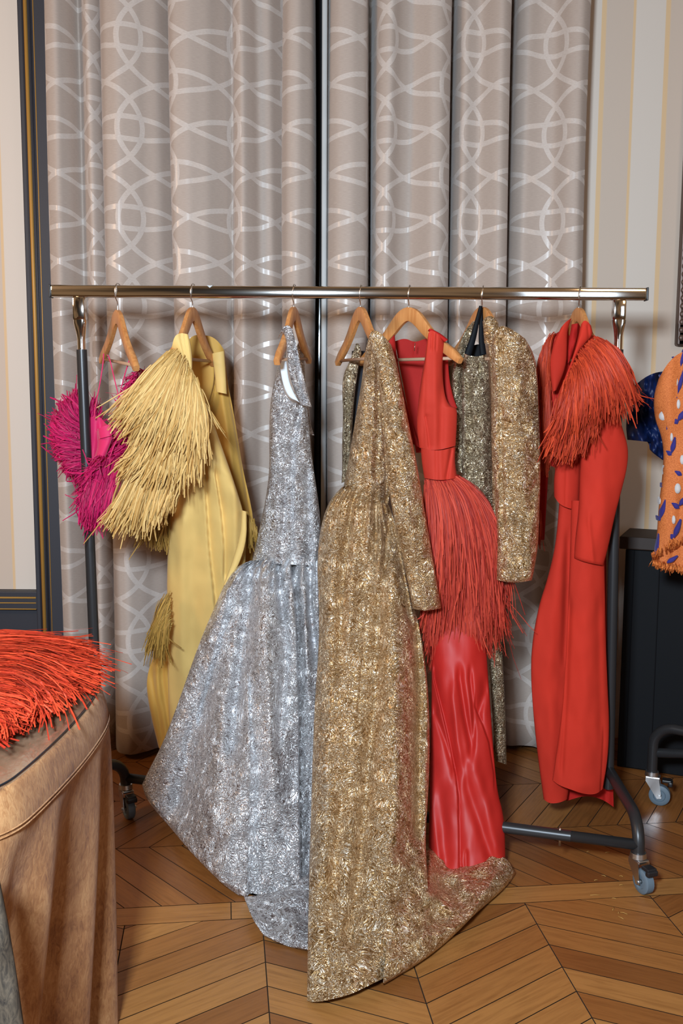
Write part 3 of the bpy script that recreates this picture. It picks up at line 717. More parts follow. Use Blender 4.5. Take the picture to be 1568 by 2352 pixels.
# raffia cape lying on the table
cape = empty('raffia_cape', (float(cen[0])+.1, float(cen[1])+.1, TZ), 'orange-red raffia fringe piece lying on the table top', 'garment')
def tfringe(name, mt, root, mid, end, zz, n, w, t0, t1, jit=10, wild=.06):
    """strands that lie on the table: pixel curves are met with the plane just above the top"""
    R, Mi, E = resample(root, 101), resample(mid, 101), resample(end, 101); V = []; Fc = []; tn = []
    for k in range(n):
        s = rng.uniform(); s2 = np.clip(s+rng.normal(0, .05), 0, 1); s3 = np.clip(s2+rng.normal(0, .06), 0, 1)
        wl = rng.uniform() < wild
        a = R[int(s*100)]; e = E[int(s3*100)]+rng.normal(0, jit*(2 if wl else 1), 2); mm = Mi[int(s2*100)]+rng.normal(0, 5, 2); c = 2*mm-.5*(a+e)
        ts, te = rng.uniform(*t0), rng.uniform(*t1); t = np.linspace(ts, te, 8)[:, None]
        p = (1-t)**2*a+2*t*(1-t)*c+t*t*e; p = p+rng.normal(0, .9, p.shape)
        lay = rng.uniform(0, 1); q = []
        for i in range(8):
            h = np.interp(t[i, 0], [0, .5, .85, 1.1], [zz[0], zz[1], zz[2], zz[3]])*(.25+.75*lay)+.0115
            q.append(PZ(p[i, 0], p[i, 1], TZ+h))
        q = np.array(q); d = np.gradient(q, axis=0); d /= np.linalg.norm(d, axis=1)[:, None]+1e-9
        wm = w*rng.uniform(.6, 1.4)*.00046; ax = rng.uniform(-.8, .8); n0 = len(V)
        for i in range(8):
            sx_ = np.cross(d[i], [0, 0, 1.]); sx_ /= np.linalg.norm(sx_)+1e-9; sy_ = np.cross(sx_, d[i]); b1 = sx_*math.cos(ax)+sy_*math.sin(ax); b2 = np.cross(d[i], b1)
            V += [q[i]+b1*wm, q[i]-b1*wm, q[i]+b2*wm*.45]
        for i in range(7):
            for aa, bb in ((0, 1), (1, 2), (2, 0)): u = n0+i*3; Fc.append((u+aa, u+bb, u+3+bb, u+3+aa))
        tn += [rng.uniform()]*24
    return link(name, V, Fc, mt, cape, False, None, tn)
M['raf_orange'] = strandmat('orange_raffia', srgb(216, 74, 40), srgb(160, 38, 20), .6)
M['raf_orange_deep'] = mat('orange_raffia_bed', srgb(168, 34, 18), .8)
tfringe('raffia_fringe', M['raf_orange'], [(-330, 1500), (-330, 1600), (-260, 1700)], [(-60, 1455), (-70, 1560), (-110, 1680)], [(130, 1480), (100, 1585), (10, 1690)], (.03, .045, .03, .02), 1500, 3.0, (0, .5), (.7, 1.05), jit=14)
tfringe('raffia_fringe', M['raf_orange'], [(-300, 1480), (-300, 1560), (-300, 1650)], [(20, 1462), (10, 1535), (-60, 1645)], [(215, 1478), (260, 1545), (180, 1590), (80, 1645), (-20, 1705)], (.03, .055, .035, .006), 1900, 3.0, (0, .4), (.66, 1.02), jit=12)
tfringe('raffia_fringe', M['raf_orange'], [(-60, 1470), (-20, 1500), (-40, 1560)], [(110, 1480), (120, 1530), (60, 1600)], [(262, 1520), (262, 1570), (180, 1610), (50, 1680)], (.045, .06, .02, .004), 500, 2.6, (0, .4), (.55, 1.05), jit=16, wild=.15)
# mat of strand bases beneath
g = [PZ(x, y, TZ+.009) for x, y in ((-330, 1520), (-60, 1500), (60, 1500), (140, 1520), (170, 1550), (140, 1590), (60, 1640), (-20, 1680), (-200, 1720), (-330, 1720))]
g2 = [np.array(p)+(np.mean(g, 0)-p)*.3+[0, 0, .022] for p in g]; ng = len(g)
link('raffia_bed', g+g2, [(i, (i+1) % ng, (i+1) % ng+ng, i+ng) for i in range(ng)]+[tuple(range(ng, 2*ng)), tuple(range(ng))[::-1]], M['raf_orange_deep'], cape, False)
# ------------------------------------------------------------------ garments on the rail
M['silver'] = lame('silver_lame', (.95, .97, 1, 1), (.74, .73, .74, 1), (.15, .11, .10, 1), 0.0, .36)
M['gold'] = lame('gold_lame', (1, .92, .76, 1), (.68, .43, .19, 1), (.17, .085, .028, 1), 3.1, .32)
M['gold_dark'] = lame('old_gold_lame', (.95, .86, .66, 1), (.46, .35, .20, 1), (.07, .04, .025, 1), 6.4, .32)
M['white_lining'] = cloth('white_lining', srgb(206, 214, 220), .6, .2, .04)
M['navy_lining'] = cloth('navy_lining', srgb(20, 26, 38), .6, .1, .1)
M['black_satin'] = mat('black_satin', (.004, .005, .007, 1), .6, Specular_IOR_Level=.12)
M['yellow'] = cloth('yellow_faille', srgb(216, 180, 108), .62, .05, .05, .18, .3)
M['yellow_deep'] = cloth('yellow_faille_facing_shade', srgb(196, 152, 70), .65, .2, .06, .3, .3)  # facing yellow; on the back skirt its deeper tone stands in for shade
M['raf_yellow'] = strandmat('straw_raffia', srgb(224, 188, 122), srgb(176, 134, 70), .6)
M['raf_yellow_shade'] = strandmat('straw_raffia_shaded', srgb(176, 138, 66), srgb(138, 104, 46), .65)  # darker copy of the straw raffia, painting shade onto the rear fringes
M['pink'] = cloth('hot_pink_cloth', srgb(206, 36, 92), .6, .2, .08)
M['raf_pink'] = strandmat('magenta_raffia', srgb(200, 22, 92), srgb(142, 10, 62), .55)
M['coral'] = cloth('coral_crepe', srgb(188, 54, 40), .7, 0, .05, .1, .15)
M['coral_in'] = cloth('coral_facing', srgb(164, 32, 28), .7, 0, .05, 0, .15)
m = M['satin'] = cloth('red_satin', srgb(178, 34, 28), .52, 0, .05, .05, .35)
M['raf_coral'] = strandmat('coral_raffia', srgb(206, 74, 52), srgb(150, 38, 30), .6)
M['red_wool'] = cloth('red_wool_crepe', srgb(186, 48, 34), .8, 0, .04, .06, .12)
M['red_deep'] = cloth('red_crepe_facing_shade', srgb(170, 32, 28), .75, 0, .05, 0, .12)  # facings and rear parts; shade of the jacket back is put into this red
M['raf_red'] = strandmat('vermilion_raffia', srgb(204, 72, 38), srgb(146, 38, 22), .6)
def G(name, px, py, Y, label, cat='gown', group=None):
    p = P(px, py, Y); return empty(name, (p[0], p[1], p[2]), label, cat, group)

# ---- 1 magenta raffia top on the first hanger
g = G('strappy_top', 240, 840, RY, 'small magenta raffia top hanging by thin pink straps beside the left post', 'top')
def cord(pts, r, name, mt, parent, n=8):
    b = MB(); b.tube(resample([P(*q) for q in pts], 24, 1), r, n); return b.build(name, mt, parent)
cord([(238, 812, 2.955), (237, 832, 2.955), (229, 885, 2.95), (219, 930, 2.94), (216, 960, 2.93)], .0017, 'strap', M['pink'], g)
cord([(246, 815, 2.975), (251, 820, 2.96), (262, 868, 2.94), (273, 912, 2.93)], .0017, 'strap', M['pink'], g)
cord([(303, 818, 2.90), (298, 822, 2.90), (286, 862, 2.91), (273, 912, 2.93), (268, 925, 2.93)], .0017, 'strap', M['pink'], g)
patch('bodice', M['pink'], g, [(204, 960), (226, 952), (252, 985), (300, 975), (330, 960)], [(200, 1080), (215, 1130), (250, 1120), (290, 1090), (335, 1050)], [(204, 960), (200, 1080)], [(330, 960), (335, 1050)], 3.00, T=.03, nu=40, nv=40,
      folds=[('v', [(232, 980), (222, 1100)], 9, .02), ('v', [(252, 980), (246, 1100)], 6, -.012), ('v', [(290, 980), (270, 1080)], 9, .015)], rumple=.003)
patch('knot', M['pink'], g, [(222, 990), (250, 975)], [(200, 1090), (232, 1085)], [(222, 990), (226, 1030), (204, 1075), (200, 1090)], [(250, 975), (262, 1000), (246, 1040), (232, 1085)], 2.93, T=.02, nu=20, nv=30, rumple=.002)
patch('knot', M['pink'], g, [(224, 985), (256, 972)], [(228, 1008), (258, 1000)], [(224, 985), (228, 1008)], [(256, 972), (258, 1000)], 2.915, T=.014, nu=14, nv=14, rumple=.001)
cen_p = (192, 1010)
fringe('raffia_fringe', M['raf_pink'], g, [(200, 955), (196, 985), (196, 1020), (200, 1060), (206, 1095)], [(182, 925), (150, 968), (142, 1015), (156, 1060), (182, 1100)], [(176, 886), (120, 935), (112, 1010), (138, 1075), (184, 1116)], (3.02, 3.03, 3.04), 620, w=3.0, jit=7, t0=(0, .35), t1=(.75, 1.05), yj=.035, bulge=.015, segs=4, sjit=.05, wild=.06)
fringe('raffia_fringe', M['raf_pink'], g, [(208, 960), (212, 1000), (214, 1060)], [(212, 930), (222, 985), (218, 1060)], [(215, 900), (236, 960), (232, 1050)], (3.02, 3.02, 3.03), 120, w=3.0, jit=7, t0=(0, .3), yj=.02, segs=4)
fringe('raffia_fringe', M['raf_pink'], g, [(222, 1060), (244, 1050), (270, 1050), (292, 1050)], [(198, 1128), (220, 1135), (240, 1135), (262, 1120)], [(186, 1208), (205, 1218), (228, 1216), (248, 1200)], (2.93, 2.91, 2.90), 560, w=2.8, jit=8, t0=(0, .5), t1=(.7, 1.03), yj=.03, segs=5, wild=.08)
fringe('raffia_fringe', M['raf_pink'], g, [(240, 1040), (222, 1080), (206, 1120), (196, 1160)], [(224, 1060), (204, 1090), (192, 1130), (184, 1165)], [(206, 1068), (190, 1110), (176, 1150), (176, 1180)], (2.92, 2.90, 2.90), 170, w=2.6, jit=12, t0=(0, .4), t1=(.7, 1.2), yj=.02, segs=4, wild=.2)
fringe('raffia_fringe', M['raf_pink'], g, [(318, 850), (318, 880), (316, 930), (312, 980), (300, 1040), (280, 1080)], [(306, 862), (296, 900), (292, 940), (286, 990), (276, 1050), (262, 1090)], [(300, 870), (278, 915), (264, 960), (262, 1020), (256, 1070), (244, 1110)], (2.97, 2.96, 2.95), 420, w=2.8, jit=9, t0=(0, .3), t1=(.7, 1.1), yj=.03, segs=4, wild=.1)
fringe('raffia_fringe', M['raf_pink'], g, [(316, 848), (322, 900), (330, 960), (330, 1040)], [(324, 850), (334, 900), (342, 960), (336, 1060)], [(334, 848), (342, 900), (350, 960), (340, 1080)], (2.97, 2.98, 2.99), 160, w=2.8, jit=6, yj=.02, segs=4)

# ---- 2 yellow coat with straw raffia fringe
g = G('raffia_coat', 450, 800, RY, 'long pale yellow coat with shaggy straw raffia sleeve and collar', 'coat')
# far side of the coat: back neck, right front edge
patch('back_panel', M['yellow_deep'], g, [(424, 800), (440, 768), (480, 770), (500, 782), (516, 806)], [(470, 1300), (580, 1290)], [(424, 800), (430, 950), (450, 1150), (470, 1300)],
      [(516, 806), (521, 870), (533, 930), (545, 1000), (558, 1080), (572, 1140), (584, 1200), (580, 1290)], 3.23, T=.03, nu=50, nv=110,
      folds=[('s', [(492, 835), (494, 880), (486, 930), (470, 980)], 22, .02, 14), ('v', [(534, 930), (556, 1060), (574, 1180)], 5, .012), ('v', [(508, 900), (530, 1040), (548, 1180)], 9, -.012)])
patch('lapel', M['yellow'], g, [(486, 812), (515, 806)], [(497, 900), (521, 905)], [(486, 812), (492, 850), (497, 900)], [(515, 806), (518, 850), (521, 905)], 3.15, T=.012, nu=16, nv=30)
patch('lapel', M['yellow_deep'], g, [(440, 815), (488, 818)], [(448, 985), (470, 950)], [(440, 815), (442, 900), (448, 985)], [(488, 818), (494, 862), (486, 905), (470, 950)], 3.19, T=.006, nu=24, nv=40, rumple=.001)
# lower flare hanging behind, its shade put into the deeper yellow
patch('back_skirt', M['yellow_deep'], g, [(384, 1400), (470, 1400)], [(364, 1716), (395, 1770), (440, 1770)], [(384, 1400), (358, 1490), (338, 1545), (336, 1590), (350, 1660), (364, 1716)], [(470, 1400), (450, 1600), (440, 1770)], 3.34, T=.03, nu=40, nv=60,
      folds=[('v', [(372, 1560), (392, 1690)], 6, .012), ('v', [(350, 1560), (372, 1690)], 6, .01), ('v', [(360, 1480), (362, 1600)], 8, -.01)])
fringe('raffia_fringe', M['raf_yellow_shade'], g, [(388, 1350), (392, 1400), (396, 1440)], [(362, 1410), (368, 1440), (380, 1460)], [(332, 1490), (348, 1520), (390, 1530)], (3.03, 3.05, 3.07), 220, w=2.7, jit=9, t0=(0, .3), t1=(.7, 1.05), yj=.02, wild=.1)
fringe('raffia_fringe', M['raf_yellow_shade'], g, [(560, 1170), (580, 1185), (588, 1200)], [(566, 1205), (580, 1215), (590, 1230)], [(570, 1262), (580, 1258), (590, 1250)], (3.05, 3.05, 3.06), 70, w=2.2, jit=4)
fringe('raffia_fringe', M['raf_yellow_shade'], g, [(330, 1120), (370, 1110), (410, 1100)], [(325, 1180), (362, 1180), (396, 1170)], [(318, 1240), (358, 1258), (388, 1246)], (3.02, 3.03, 3.04), 300, w=2.6, jit=8, t0=(0, .4))
# long front panel, lit
patch('front_panel', M['yellow'], g, [(436, 860), (452, 880), (474, 925)], [(398, 1800), (540, 1800)], [(436, 860), (446, 960), (436, 1060), (404, 1120), (391, 1190), (383, 1290), (384, 1440), (385, 1540), (388, 1660), (398, 1800)],
      [(474, 925), (500, 1000), (525, 1070), (545, 1130), (560, 1180), (566, 1230), (563, 1300), (560, 1450), (555, 1650), (540, 1800)], lambda U, V, px, py: 2.93+.40*np.clip(V-.2, 0, 1)/.8, T=.055, nu=70, nv=150,
      folds=[('s', [(466, 1000), (468, 1080), (474, 1170), (480, 1260), (492, 1370), (498, 1460)], 16, .034), ('s', [(494, 1090), (508, 1180), (514, 1250), (514, 1320)], 13, .034, 25),
             ('l', [(566, 1160), (560, 1260), (540, 1350)], 18, .014), ('v', [(420, 1200), (418, 1400), (424, 1600)], 16, -.010), ('v', [(446, 1100), (448, 1300), (440, 1500)], 20, .010), ('v', [(540, 1140), (540, 1260)], 10, -.012)], rumple=.0018)
patch('pocket_flap', M['yellow'], g, [(555, 1172), (566, 1175)], [(512, 1345), (520, 1342)], [(555, 1172), (552, 1230), (530, 1300), (512, 1345)], [(566, 1175), (567, 1240), (548, 1300), (520, 1342)], 2.95, T=.008, nu=10, nv=40)
# collar band running over the near shoulder
patch('collar', M['yellow'], g, [(394, 800), (400, 772), (414, 764), (432, 768)], [(428, 868), (440, 872)], [(394, 800), (410, 810), (422, 840), (428, 868)], [(432, 768), (438, 790), (442, 830), (440, 872)], 2.79, T=.016, nu=24, nv=40,
      folds=[('v', [(416, 775), (432, 860)], 3, .006), ('v', [(424, 775), (437, 860)], 3, .005)], rumple=.001)
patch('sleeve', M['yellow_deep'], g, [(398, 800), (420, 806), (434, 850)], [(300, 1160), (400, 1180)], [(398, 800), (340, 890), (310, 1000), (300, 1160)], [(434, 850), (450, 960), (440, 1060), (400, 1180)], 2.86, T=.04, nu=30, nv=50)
FY = M['raf_yellow']
fringe('raffia_fringe', FY, g, [(330, 1020), (372, 1010), (420, 1040), (446, 1060)], [(290, 1110), (330, 1120), (370, 1130), (410, 1120)], [(240, 1200), (278, 1225), (330, 1225), (392, 1170)], (2.83, 2.81, 2.81), 900, w=3.0, jit=9, t0=(0, .5), t1=(.78, 1.04), yj=.03)
fringe('raffia_fringe', FY, g, [(350, 930), (385, 920), (430, 930), (458, 960)], [(320, 1010), (370, 1020), (420, 1020), (458, 1030)], [(270, 1080), (340, 1120), (405, 1125), (452, 1100)], (2.80, 2.78, 2.78), 900, w=3.0, jit=11, t0=(0, .5), t1=(.75, 1.06), yj=.026)
fringe('raffia_fringe', FY, g, [(398, 800), (402, 800), (410, 806), (420, 815), (430, 838), (437, 862)], [(330, 870), (362, 890), (392, 900), (424, 915), (448, 930), (462, 950)], [(250, 960), (292, 1010), (352, 1040), (410, 1058), (452, 1062), (474, 1052)], (2.775, 2.74, 2.75), 1500, w=2.9, jit=11, t0=(0, .35), t1=(.62, 1.04), yj=.022, segs=8)
fringe('raffia_fringe', FY, g, [(426, 830), (434, 850)], [(456, 900), (466, 920)], [(484, 975), (500, 990), (520, 1020), (556, 1044)], (2.76, 2.76, 2.80), 16, w=2.2, jit=3, t0=(0, .2), t1=(.7, 1.0), wild=0)

# ---- 3 silver gown
g = G('ball_gown', 665, 760, RY, 'sleeveless silver crinkled metallic ball gown with gathered skirt and train', 'gown')
sv = M['silver']
patch('lining', M['white_lining'], g, [(643, 800), (650, 778), (657, 775)], [(682, 921), (688, 925)], [(643, 800), (643, 850), (651, 889), (664, 914), (682, 921)], [(657, 775), (657, 830), (663, 875), (674, 902), (688, 925)], 2.87, T=.004, nu=16, nv=40, rumple=0)
def yb_s(U, V, px, py): return 2.97+.015*U
patch('bodice', sv, g, [(639, 835), (641, 862), (649, 892), (664, 921), (686, 927), (700, 890)], [(578, 1292), (736, 1300)], [(639, 835), (628, 880), (619, 940), (618, 1010), (619, 1070), (613, 1130), (601, 1190), (590, 1240), (578, 1292)],
      [(700, 890), (708, 960), (716, 1050), (728, 1130), (737, 1200), (736, 1300)], yb_s, T=.065, nu=64, nv=130, back=True,
      folds=[('v', [(690, 930), (672, 1020), (668, 1150), (672, 1280)], 7, .014), ('v', [(706, 1100), (712, 1260)], 8, .02), ('v', [(640, 1100), (634, 1280)], 10, -.008), ('v', [(655, 1080), (652, 1200)], 6, .008)], rumple=.003, rsc=40)
patch('bodice', sv, g, [(638, 778), (648, 752), (662, 745), (672, 758)], [(690, 930), (716, 935)], [(638, 778), (648, 762), (656, 775), (659, 820), (665, 870), (690, 930)], [(672, 758), (682, 800), (694, 850), (704, 890), (716, 935)], lambda U, V, px, py: 2.825+.09*V, T=.016, nu=24, nv=60, folds=[('v', [(676, 800), (698, 920)], 4, .008)], rumple=.002, rsc=30)
patch('bodice', sv, g, [(680, 800), (686, 784), (690, 784)], [(700, 1000), (722, 1000)], [(680, 800), (686, 900), (700, 1000)], [(690, 784), (699, 820), (703, 880), (708, 930), (714, 980), (722, 1000)], 3.13, T=.02, nu=20, nv=50, rumple=.002, rsc=30)
hem = [(326, 1802), (336, 1838), (395, 1905), (430, 1948), (465, 1985), (510, 2030), (555, 2062), (600, 2086), (640, 2088), (664, 2082), (690, 2050), (712, 2020)]
hemr = resample(hem, 200, 2)
def y_sk(U, V, px, py):
    hx = np.interp(U, np.linspace(0, 1, 200), hemr[:, 0]); hy = np.interp(U, np.linspace(0, 1, 200), hemr[:, 1])
    yb = np.array([YZ(hx[0, i], hy[0, i], .012) for i in range(U.shape[1])])
    yb = np.clip(yb, 2.60, 2.95)[None]
    k = V**1.25
    return (2.955)*(1-k)+yb*k
patch('skirt', sv, g, [(574, 1288), (620, 1282), (660, 1284), (700, 1278), (738, 1292)], hem, [(574, 1288), (545, 1300), (520, 1330), (492, 1395), (460, 1470), (428, 1560), (398, 1645), (370, 1715), (345, 1762), (326, 1802)],
      [(738, 1292), (741, 1400), (738, 1500), (730, 1620), (724, 1750), (716, 1900), (712, 2020)], y_sk, T=.10, nu=130, nv=190, round_pow=.6, Tv=([0, .12, .5, 1], [.45, .9, 1.0, .8]),
      folds=[('v', [(638, 1290), (640, 1345), (646, 1400)], 8, 0.0525), ('v', [(574, 1300), (572, 1400), (556, 1500), (540, 1620), (535, 1720)], 17, 0.0600), ('s', [(667, 1291), (679, 1419), (686, 1642), (686, 1785), (690, 2000)], 24, 0.0825),
             ('s', [(571, 1580), (577, 1785), (570, 2050)], 26, 0.0270), ('s', [(523, 1387), (486, 1520), (453, 1642)], 20, 0.0270), ('v', [(612, 1300), (610, 1500), (628, 1800)], 24, -0.0375), ('v', [(650, 1340), (655, 1500), (640, 1700)], 10, 0.0270),
             ('v', [(708, 1290), (712, 1400), (724, 1500)], 7, 0.0450), ('v', [(694, 1300), (700, 1400), (706, 1560)], 10, -0.0330), ('v', [(480, 1560), (440, 1700), (410, 1850)], 22, 0.0300), ('v', [(500, 1600), (490, 1900)], 30, -0.0300), ('v', [(555, 1290), (520, 1360), (480, 1460)], 16, -0.0180), ('v', [(598, 1292), (590, 1350)], 4, 0.0300), ('v', [(624, 1290), (624, 1340)], 4, 0.0270)],
      gather=(15, .016, .16), rumple=.0045, rsc=70, hem=.02)
def floorY(px, py, z): 
    d = px[..., None]*0
    x = (px-W/2)/F; y = -(py-H/2)/F
    dv = x[..., None]*RM[:, 0]+y[..., None]*RM[:, 1]-RM[:, 2]
    return CAM[1]+dv[..., 1]*((z-CAM[2])/dv[..., 2])
def floorpatch(name, mt, parent, top, bottom, left, right, hgt=.03, nu=60, nv=60, folds=(), rum=.006):
    """cloth lying on the floor: the outline is met with the ground, the inside swells a little"""
    tu = np.linspace(0, 1, nu); tv = np.linspace(0, 1, nv); Tt, Bb, Ll, Rr = resample(top, tu), resample(bottom, tu), resample(left, tv), resample(right, tv)
    U, V = np.meshgrid(tu, tv); u_, v_ = U[..., None], V[..., None]
    c00, c10, c01, c11 = (Ll[0]+Tt[0])/2, (Rr[0]+Tt[-1])/2, (Ll[-1]+Bb[0])/2, (Rr[-1]+Bb[-1])/2
    XY = (1-v_)*Tt[None]+v_*Bb[None]+(1-u_)*Ll[:, None]+u_*Rr[:, None]-((1-u_)*(1-v_)*c00+u_*(1-v_)*c10+(1-u_)*v_*c01+u_*v_*c11)
    px, py = XY[..., 0], XY[..., 1]
    prof = np.clip(4*V*(1-V), 0, 1)**.5*np.clip(4*U*(1-U)*1.6, 0, 1)**.5
    prof = np.minimum(1, np.minimum(np.clip((1-V)*7, 0, 1)**.5, np.clip((1-U)*7, 0, 1)**.5))
    f = foldfield(px, py, folds)
    rn = np.array([[mnoise.noise(Vector((px[i, j]/50, py[i, j]/40, 4.2))) for j in range(nu)] for i in range(nv)])
    z = .005+np.clip(hgt*prof-f*prof+rn*rum*4*prof, 0, None)
    y = floorY(px, py, z); v3 = Parr(px, py, y); idx = np.arange(nu*nv).reshape(nv, nu)
    vb = v3.copy(); vb[..., 2] = .002
    q = lambda I: np.stack([I[:-1, :-1], I[1:, :-1], I[1:, 1:], I[:-1, 1:]], -1).reshape(-1, 4)
    o = link(name, v3.reshape(-1, 3), q(idx).tolist(), mt, parent, True)
    md = o.modifiers.new('t', 'SOLIDIFY'); md.thickness = .002; md.offset = -1
    return o
floorpatch('train', sv, g, [(560, 2060), (640, 2050), (735, 1990)], [(606, 2150), (650, 2172), (735, 2190)], [(560, 2060), (580, 2110), (606, 2150)], [(735, 1990), (735, 2190)], .02, 50, 40)

# ---- 4 gold gown with long sleeves
g = G('long_sleeved_gown', 850, 780, RY, 'long gold crinkled metallic gown with a long sleeve and a train on the parquet', 'gown')
gd = M['gold']
patch('sleeve', M['gold_dark'], g, [(814, 800), (818, 786), (826, 792), (830, 812)], [(784, 1110), (806, 1100)], [(814, 800), (802, 832), (788, 860), (785, 895), (788, 950), (785, 1020), (786, 1070), (784, 1110)],
      [(830, 812), (822, 850), (815, 900), (810, 960), (806, 1030), (806, 1100)], 3.12, T=.025, nu=26, nv=80, rumple=.003, rsc=30, folds=[('v', [(800, 880), (796, 1080)], 4, .008)])
patch('lining', M['navy_lining'], g, [(808, 806), (838, 806)], [(796, 1095), (830, 1095)], [(808, 806), (800, 950), (796, 1095)], [(838, 806), (835, 950), (830, 1095)], 3.20, T=.006, nu=12, nv=30, rumple=0)
patch('bodice', gd, g, [(836, 825), (842, 790), (850, 764), (858, 757), (868, 768)], [(784, 1150), (800, 1135), (830, 1140), (890, 1165)], [(836, 825), (830, 880), (818, 950), (806, 1020), (798, 1070), (790, 1110), (784, 1150)],
      [(868, 768), (890, 850), (892, 950), (890, 1050), (900, 1110), (890, 1165)], lambda U, V, px, py: 2.95-.11*U*(1-V), T=.06, nu=60, nv=110,
      folds=[('s', [(872, 880), (876, 960), (884, 1060), (884, 1140)], 14, .03), ('v', [(858, 800), (856, 960), (850, 1120)], 8, -.01), ('v', [(840, 860), (828, 1010), (812, 1110)], 8, -.012), ('v', [(866, 840), (870, 960)], 5, .010)], rumple=.004, rsc=36)
patch('sleeve', gd, g, [(848, 790), (854, 762), (862, 757), (880, 770), (898, 792)], [(948, 1398), (975, 1404), (1013, 1397)], [(848, 790), (866, 850), (876, 920), (882, 1000), (888, 1070), (892, 1120), (904, 1190), (920, 1260), (935, 1330), (948, 1398)],
      [(898, 792), (910, 830), (922, 890), (936, 960), (950, 1030), (963, 1100), (976, 1180), (990, 1260), (1004, 1340), (1013, 1397)], lambda U, V, px, py: 2.79+.01*V, T=.048, nu=56, nv=150,
      folds=[('v', [(900, 900), (925, 1100), (950, 1280)], 12, -.006), ('v', [(884, 960), (900, 1010)], 8, .012)], rumple=.004, rsc=40, hem=.01)
hemg = [(705, 2298), (722, 2303), (760, 2296), (806, 2284), (850, 2262), (900, 2238), (948, 2212), (985, 2180)]
hg = resample(hemg, 200, 2)
def y_gk(U, V, px, py):
    yb = np.array([YZ(*hg[int(round(u*199))], .008) for u in U[0]])[None]
    k = V**1.6
    return 2.93*(1-k)+yb*k
patch('skirt', gd, g, [(786, 1118), (812, 1112), (840, 1130), (865, 1150), (892, 1160)], hemg, [(786, 1118), (764, 1140), (745, 1175), (732, 1235), (728, 1310), (733, 1400), (731, 1500), (722, 1620), (717, 1760), (713, 1900), (709, 2050), (706, 2180), (705, 2298)],
      [(892, 1160), (912, 1215), (930, 1285), (946, 1360), (960, 1430), (975, 1510), (984, 1600), (987, 1720), (983, 1830), (976, 1920), (980, 2000), (986, 2090), (985, 2180)], y_gk, T=.085, nu=120, nv=210, round_pow=.55, Tv=([0, .1, .6, 1], [.5, .85, 1, .35]),
      folds=[('s', [(862, 1160), (860, 1240), (858, 1300)], 18, 0.0448), ('v', [(875, 1165), (872, 1240), (868, 1310)], 8, -0.0392), ('s', [(891, 1175), (884, 1260), (880, 1310)], 14, 0.0490), ('s', [(840, 1400), (830, 1520), (822, 1620)], 16, 0.0196), ('v', [(871, 1370), (862, 1520), (860, 1640), (845, 1760), (838, 1867), (820, 2035), (800, 2155)], 17, 0.0476),
             ('v', [(958, 1440), (966, 1606), (960, 1760), (962, 1900)], 11, 0.0420), ('v', [(787, 1843), (768, 1987), (760, 2100)], 13, 0.0252), ('v', [(805, 1180), (790, 1300), (780, 1500)], 12, 0.0196), ('v', [(824, 1180), (812, 1300), (800, 1480)], 14, -0.0224), ('v', [(905, 1320), (915, 1550), (910, 1800), (900, 1980)], 32, -0.0420),
             ('v', [(770, 1200), (760, 1400), (755, 1700), (745, 2000)], 22, -0.0280), ('l', [(904, 1200), (930, 1330), (950, 1440)], 12, 0.0168), ('v', [(848, 1165), (842, 1260)], 7, -0.0252), ('s', [(820, 2100), (800, 2200)], 20, 0.0140)],
      gather=(11, .013, .13), rumple=.0045, rsc=66, hem=.0)
floorpatch('train', gd, g, [(900, 1985), (985, 1925), (1080, 1950), (1160, 1962), (1184, 2006)], [(880, 2262), (948, 2222), (1000, 2186), (1050, 2142), (1086, 2104)], [(900, 1985), (890, 2120), (880, 2262)], [(1184, 2006), (1164, 2036), (1120, 2075), (1086, 2104)], .05, 90, 80,
      folds=[('v', [(985, 1960), (985, 2060), (970, 2150)], 16, -.02), ('v', [(940, 2000), (900, 2040), (870, 2060)], 26, .03), ('v', [(1040, 1980), (1050, 2090)], 30, .012)], rum=.007)

# ---- 5 coral dress with raffia skirt
g = G('sleeveless_dress', 960, 780, RY, 'orange-red sleeveless dress with raffia over-skirt and satin lower skirt', 'dress')
patch('bodice_back', M['coral_in'], g, [(906, 784), (930, 776), (952, 787), (975, 778), (1000, 772)], [(955, 1040), (1044, 1040)], [(906, 784), (925, 880), (940, 960), (955, 1040)], [(1000, 772), (1028, 792), (1030, 860), (1038, 905), (1050, 936), (1044, 1040)], 3.11, T=.012, nu=36, nv=50, rumple=.001,
      folds=[('v', [(954, 786), (952, 818)], 2.2, .006, 6)])
b = MB(); b.tube([P(953, 788, 3.015), P(951, 806, 3.015)], .0012, 6); b.build('hook_fastener', M['chrome'], g)
patch('shoulder', M['coral_in'], g, [(886, 792), (906, 768)], [(948, 1020), (966, 1030)], [(886, 792), (900, 850), (918, 920), (935, 980), (948, 1020)], [(906, 768), (912, 830), (926, 900), (945, 970), (966, 1030)], 3.00, T=.010, nu=14, nv=60, rumple=.001)
patch('bodice', M['coral'], g, [(981, 780), (985, 757), (1004, 765), (1020, 784)], [(963, 1028), (1000, 1036), (1046, 1024)], [(981, 780), (976, 820), (967, 870), (960, 925), (956, 980), (963, 1028)], [(1020, 784), (1016, 830), (1017, 880), (1023, 915), (1034, 934), (1050, 936), (1049, 975), (1046, 1024)], lambda U, V, px, py: 2.85+.05*V, T=.035, nu=50, nv=90,
      folds=[('s', [(975, 958), (980, 990), (984, 1024)], 8, .010, 10), ('v', [(1000, 775), (998, 860), (1000, 1000)], 8, -.004), ('v', [(992, 770), (990, 800)], 2.5, .004, 12), ('v', [(1002, 772), (1001, 800)], 2.5, .004, 12), ('v', [(1014, 900), (1012, 1010)], 9, .008), ('v', [(976, 860), (972, 1000)], 4, .002)], rumple=.0012)
